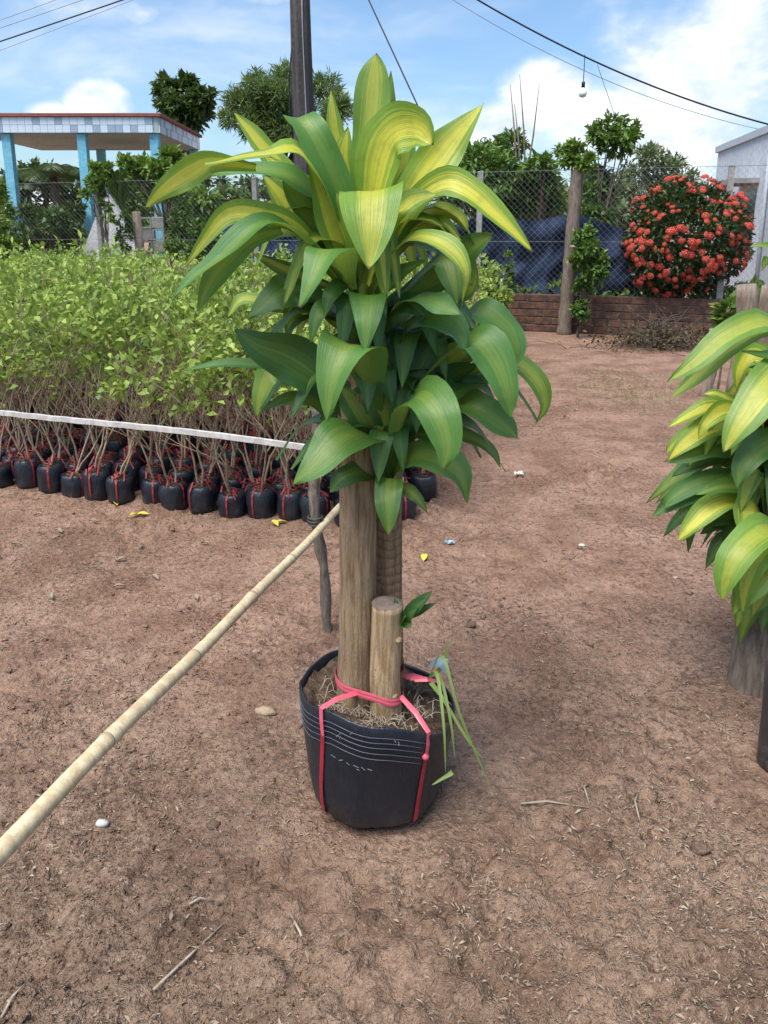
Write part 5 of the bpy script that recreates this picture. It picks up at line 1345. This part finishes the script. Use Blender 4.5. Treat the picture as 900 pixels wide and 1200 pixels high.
stone('stone', 311, 836, .068, .026, M_STONE, 'flat tan stone lying beside the big pot', 'stone', .034)
stone('stone', 120, 966, .036, .018, M_PALE, 'small pale grey stone lying below the bamboo rail', 'stone', .02)
stone('stone', 682, 638, .034, .014, M_PALE, 'small white stone alone on the path', 'stone')
stone('stone', 792, 676, .026, .012, M_STONE, 'tiny tan pebble near the thick grey trunk', 'stone')
stone('dirt_clod', 250, 972, .036, .02, M_CLOD, 'dark clod of soil below the bamboo rail', 'clod')
stone('dirt_clod', 820, 1000, .045, .03, M_CLOD, 'large dark clod of soil in the churned earth', 'clod')
stone('dirt_clod', 552, 735, .045, .022, M_CLOD, 'dark clod of soil on the path behind the pot', 'clod')
for (px, py, s_, m_, lab) in ((608, 560, .05, M_WHITE, 'crumpled white plastic scrap on the path'), (527, 636, .045, M_FOIL, 'crumpled grey plastic scrap on the path')):
    g = G(px, py); mb = MB(); k = 7; vs = [(s_ * (i / (k - 1) - .5), s_ * .7 * (j / (k - 1) - .5), random.uniform(0, .45 * s_)) for j in range(k) for i in range(k)]
    mb.add(vs, [(j * k + i, j * k + i + 1, (j + 1) * k + i + 1, (j + 1) * k + i) for j in range(k - 1) for i in range(k - 1)])
    o = mb.build('plastic_scrap', m_, None, False); o.location = (g.x, g.y, gz(g.x, g.y) + .002); tag(o, lab, 'scrap')


def flat_leaf(px, py, L_, W_, m, label, group, rz=None):
    g = G(px, py); mb = MB(); n_ = 8; vs = []
    for i in range(n_ + 1):
        t = i / n_; hw = W_ / 2 * math.sin(math.pi * min(.98, max(.03, t))) ** .8
        for x in (-1, 0, 1): vs.append(((t - .5) * L_, x * hw, .006 + .007 * abs(x) + .006 * math.sin(t * 4)))
    mb.add(vs, [(i * 3 + k, i * 3 + k + 1, i * 3 + 4 + k, i * 3 + 3 + k) for i in range(n_) for k in range(2)])
    o = mb.build('fallen_leaf', m); o.location = (g.x, g.y, gz(g.x, g.y) + .003); o.rotation_euler = (random.uniform(-.1, .1), random.uniform(-.1, .1), rz if rz is not None else random.uniform(0, 6)); return tag(o, label, 'leaf', group)


for px, py in ((136, 592), (158, 605), (168, 606), (330, 616), (322, 618), (165, 602), (497, 655)): flat_leaf(px, py, .06, .03, F_YLEAF, 'fallen bright yellow leaf lying near the bagged shrubs', 'fallen yellow leaves')
for px, py in ((142, 655), (70, 625), (165, 640), (182, 676), (20, 640), (110, 612), (65, 632), (45, 607), (240, 640), (60, 700), (230, 700), (140, 690)): flat_leaf(px, py, .048, .017, F_LITTER, 'dry tan fallen leaf on the bare soil left of the pot', 'dry fallen leaves')
for (pts, lab) in ((((748, 925), (744, 940), (750, 962)), 'thin pale crooked twig standing out on the churned soil'), (((690, 915), (684, 928), (690, 948)), 'thin grey twig lying beside the pale crooked one'), (((610, 945), (640, 948), (690, 952)), 'straight thin twig lying flat right of the pot'), (((340, 1075), (352, 1100), (362, 1125)), 'pale dry stalk on the soil in front of the pot'),
                   (((180, 1165), (225, 1120), (262, 1085)), 'long bent dry stalk on the littered soil'), (((2, 1196), (16, 1180), (30, 1162)), 'pale dry leaf stalk at the littered soil corner'), (((222, 1064), (235, 1060), (250, 1058)), 'short white split stalk on the littered soil')):
    pp = [G(a, b) for a, b in pts]; o = MB().tube([(q.x, q.y, gz(q.x, q.y) + .005 + (.006 if i == 1 else 0)) for i, q in enumerate(pp)], [.0028, .0026, .0012], 5, True).build('dry_stalk', M_TWIG); rebase(o, pp[0]); tag(o, lab, 'stalk')

# scattered dry litter and crumbs of soil, uncountable
def scatter(n, dens_seed, ymax=7.0, ymin=.85):
    yy = ymin * (ymax / ymin) ** RNG.random(n * 3); xx = RNG.uniform(-.62, .62, n * 3) * (yy + .35)
    k = (vnoise(xx, yy, 1.3, dens_seed) + .5 + .5 * vnoise(xx, yy, 5, dens_seed + 1)) > RNG.uniform(.15, .85, n * 3)
    k &= np.hypot(xx - POT.x, yy - POT.y) > .185
    return xx[k][:n], yy[k][:n]
xx, yy = scatter(60000, 31); zz = ground_z(xx, yy) + .003; n = len(xx)
a = RNG.uniform(0, 6.28, n); d = np.stack([np.cos(a), np.sin(a), RNG.normal(0, .22, n)], 1)
L_ = np.exp(RNG.normal(-5.05, .45, n))[:, None]; W_ = L_ * RNG.uniform(.12, .38, (n, 1)); s_ = np.stack([-np.sin(a), np.cos(a), RNG.normal(0, .3, n)], 1)
p0 = np.stack([xx, yy, zz], 1); v = np.stack([p0 - d * L_ / 2, p0 - s_ * W_ / 2 + [0, 0, .002], p0 + d * L_ / 2, p0 + s_ * W_ / 2 + [0, 0, .003]], 1).reshape(-1, 3)
i_ = np.arange(n)[:, None] * 4; t = np.concatenate([i_ + [[0, 1, 2]], i_ + [[0, 2, 3]]], 0)
tag(link('dry_litter', fast_mesh('dry_litter', v, t, F_LITTER)), 'scattered dry straw and husks on the soil', 'litter', None, 'stuff')
xx, yy = scatter(26000, 57, 6.0); n = len(xx); zz = ground_z(xx, yy)
base = np.array([[1, 0, 0], [-.5, .87, 0], [-.5, -.87, 0], [.1, .1, .6], [0, 0, -.6]]); tri = np.array([[0, 1, 3], [1, 2, 3], [2, 0, 3], [1, 0, 4], [2, 1, 4], [0, 2, 4]])
sz = np.exp(RNG.normal(-6.0, .5, n)); sz = np.where((vnoise(xx, yy, 3.1, 91) > .18) & (RNG.random(n) < .16), sz * 2.8, sz); v = (base[None] * (1 + RNG.uniform(-.35, .35, (n, 5, 3)))) * sz[:, None, None]
ca, sa_ = np.cos(a[:n] if len(a) >= n else RNG.uniform(0, 6, n)), np.sin(a[:n] if len(a) >= n else RNG.uniform(0, 6, n))
v = np.stack([v[..., 0] * ca[:, None] - v[..., 1] * sa_[:, None] + xx[:, None], v[..., 0] * sa_[:, None] + v[..., 1] * ca[:, None] + yy[:, None], v[..., 2] + zz[:, None] + sz[:, None] * .25], -1).reshape(-1, 3)
t = (np.arange(n)[:, None, None] * 5 + tri[None]).reshape(-1, 3)
tag(link('soil_crumbs', fast_mesh('soil_crumbs', v, t, M_GROUND)), 'loose crumbs of soil strewn over the ground', 'soil', None, 'stuff')
# sparse grass on the path
n = 900; gp = [G(px, py) for px, py in ((745, 452), (720, 440), (760, 462), (700, 450), (735, 470))]
cc = RNG.integers(0, 5, n); p_ = np.array([[gp[c_].x, gp[c_].y] for c_ in cc]) + RNG.normal(0, .22, (n, 2)); zz = ground_z(p_[:, 0], p_[:, 1])
v, t = leaf_quads(np.stack([p_[:, 0], p_[:, 1], zz], 1), np.tile([[0, 0, .3]], (n, 1)), .05, .0035, .0, .1)
tag(link('path_grass', fast_mesh('path_grass', v, t, F_GRASS)), 'sparse short grass on the trodden path', 'grass', None, 'stuff')
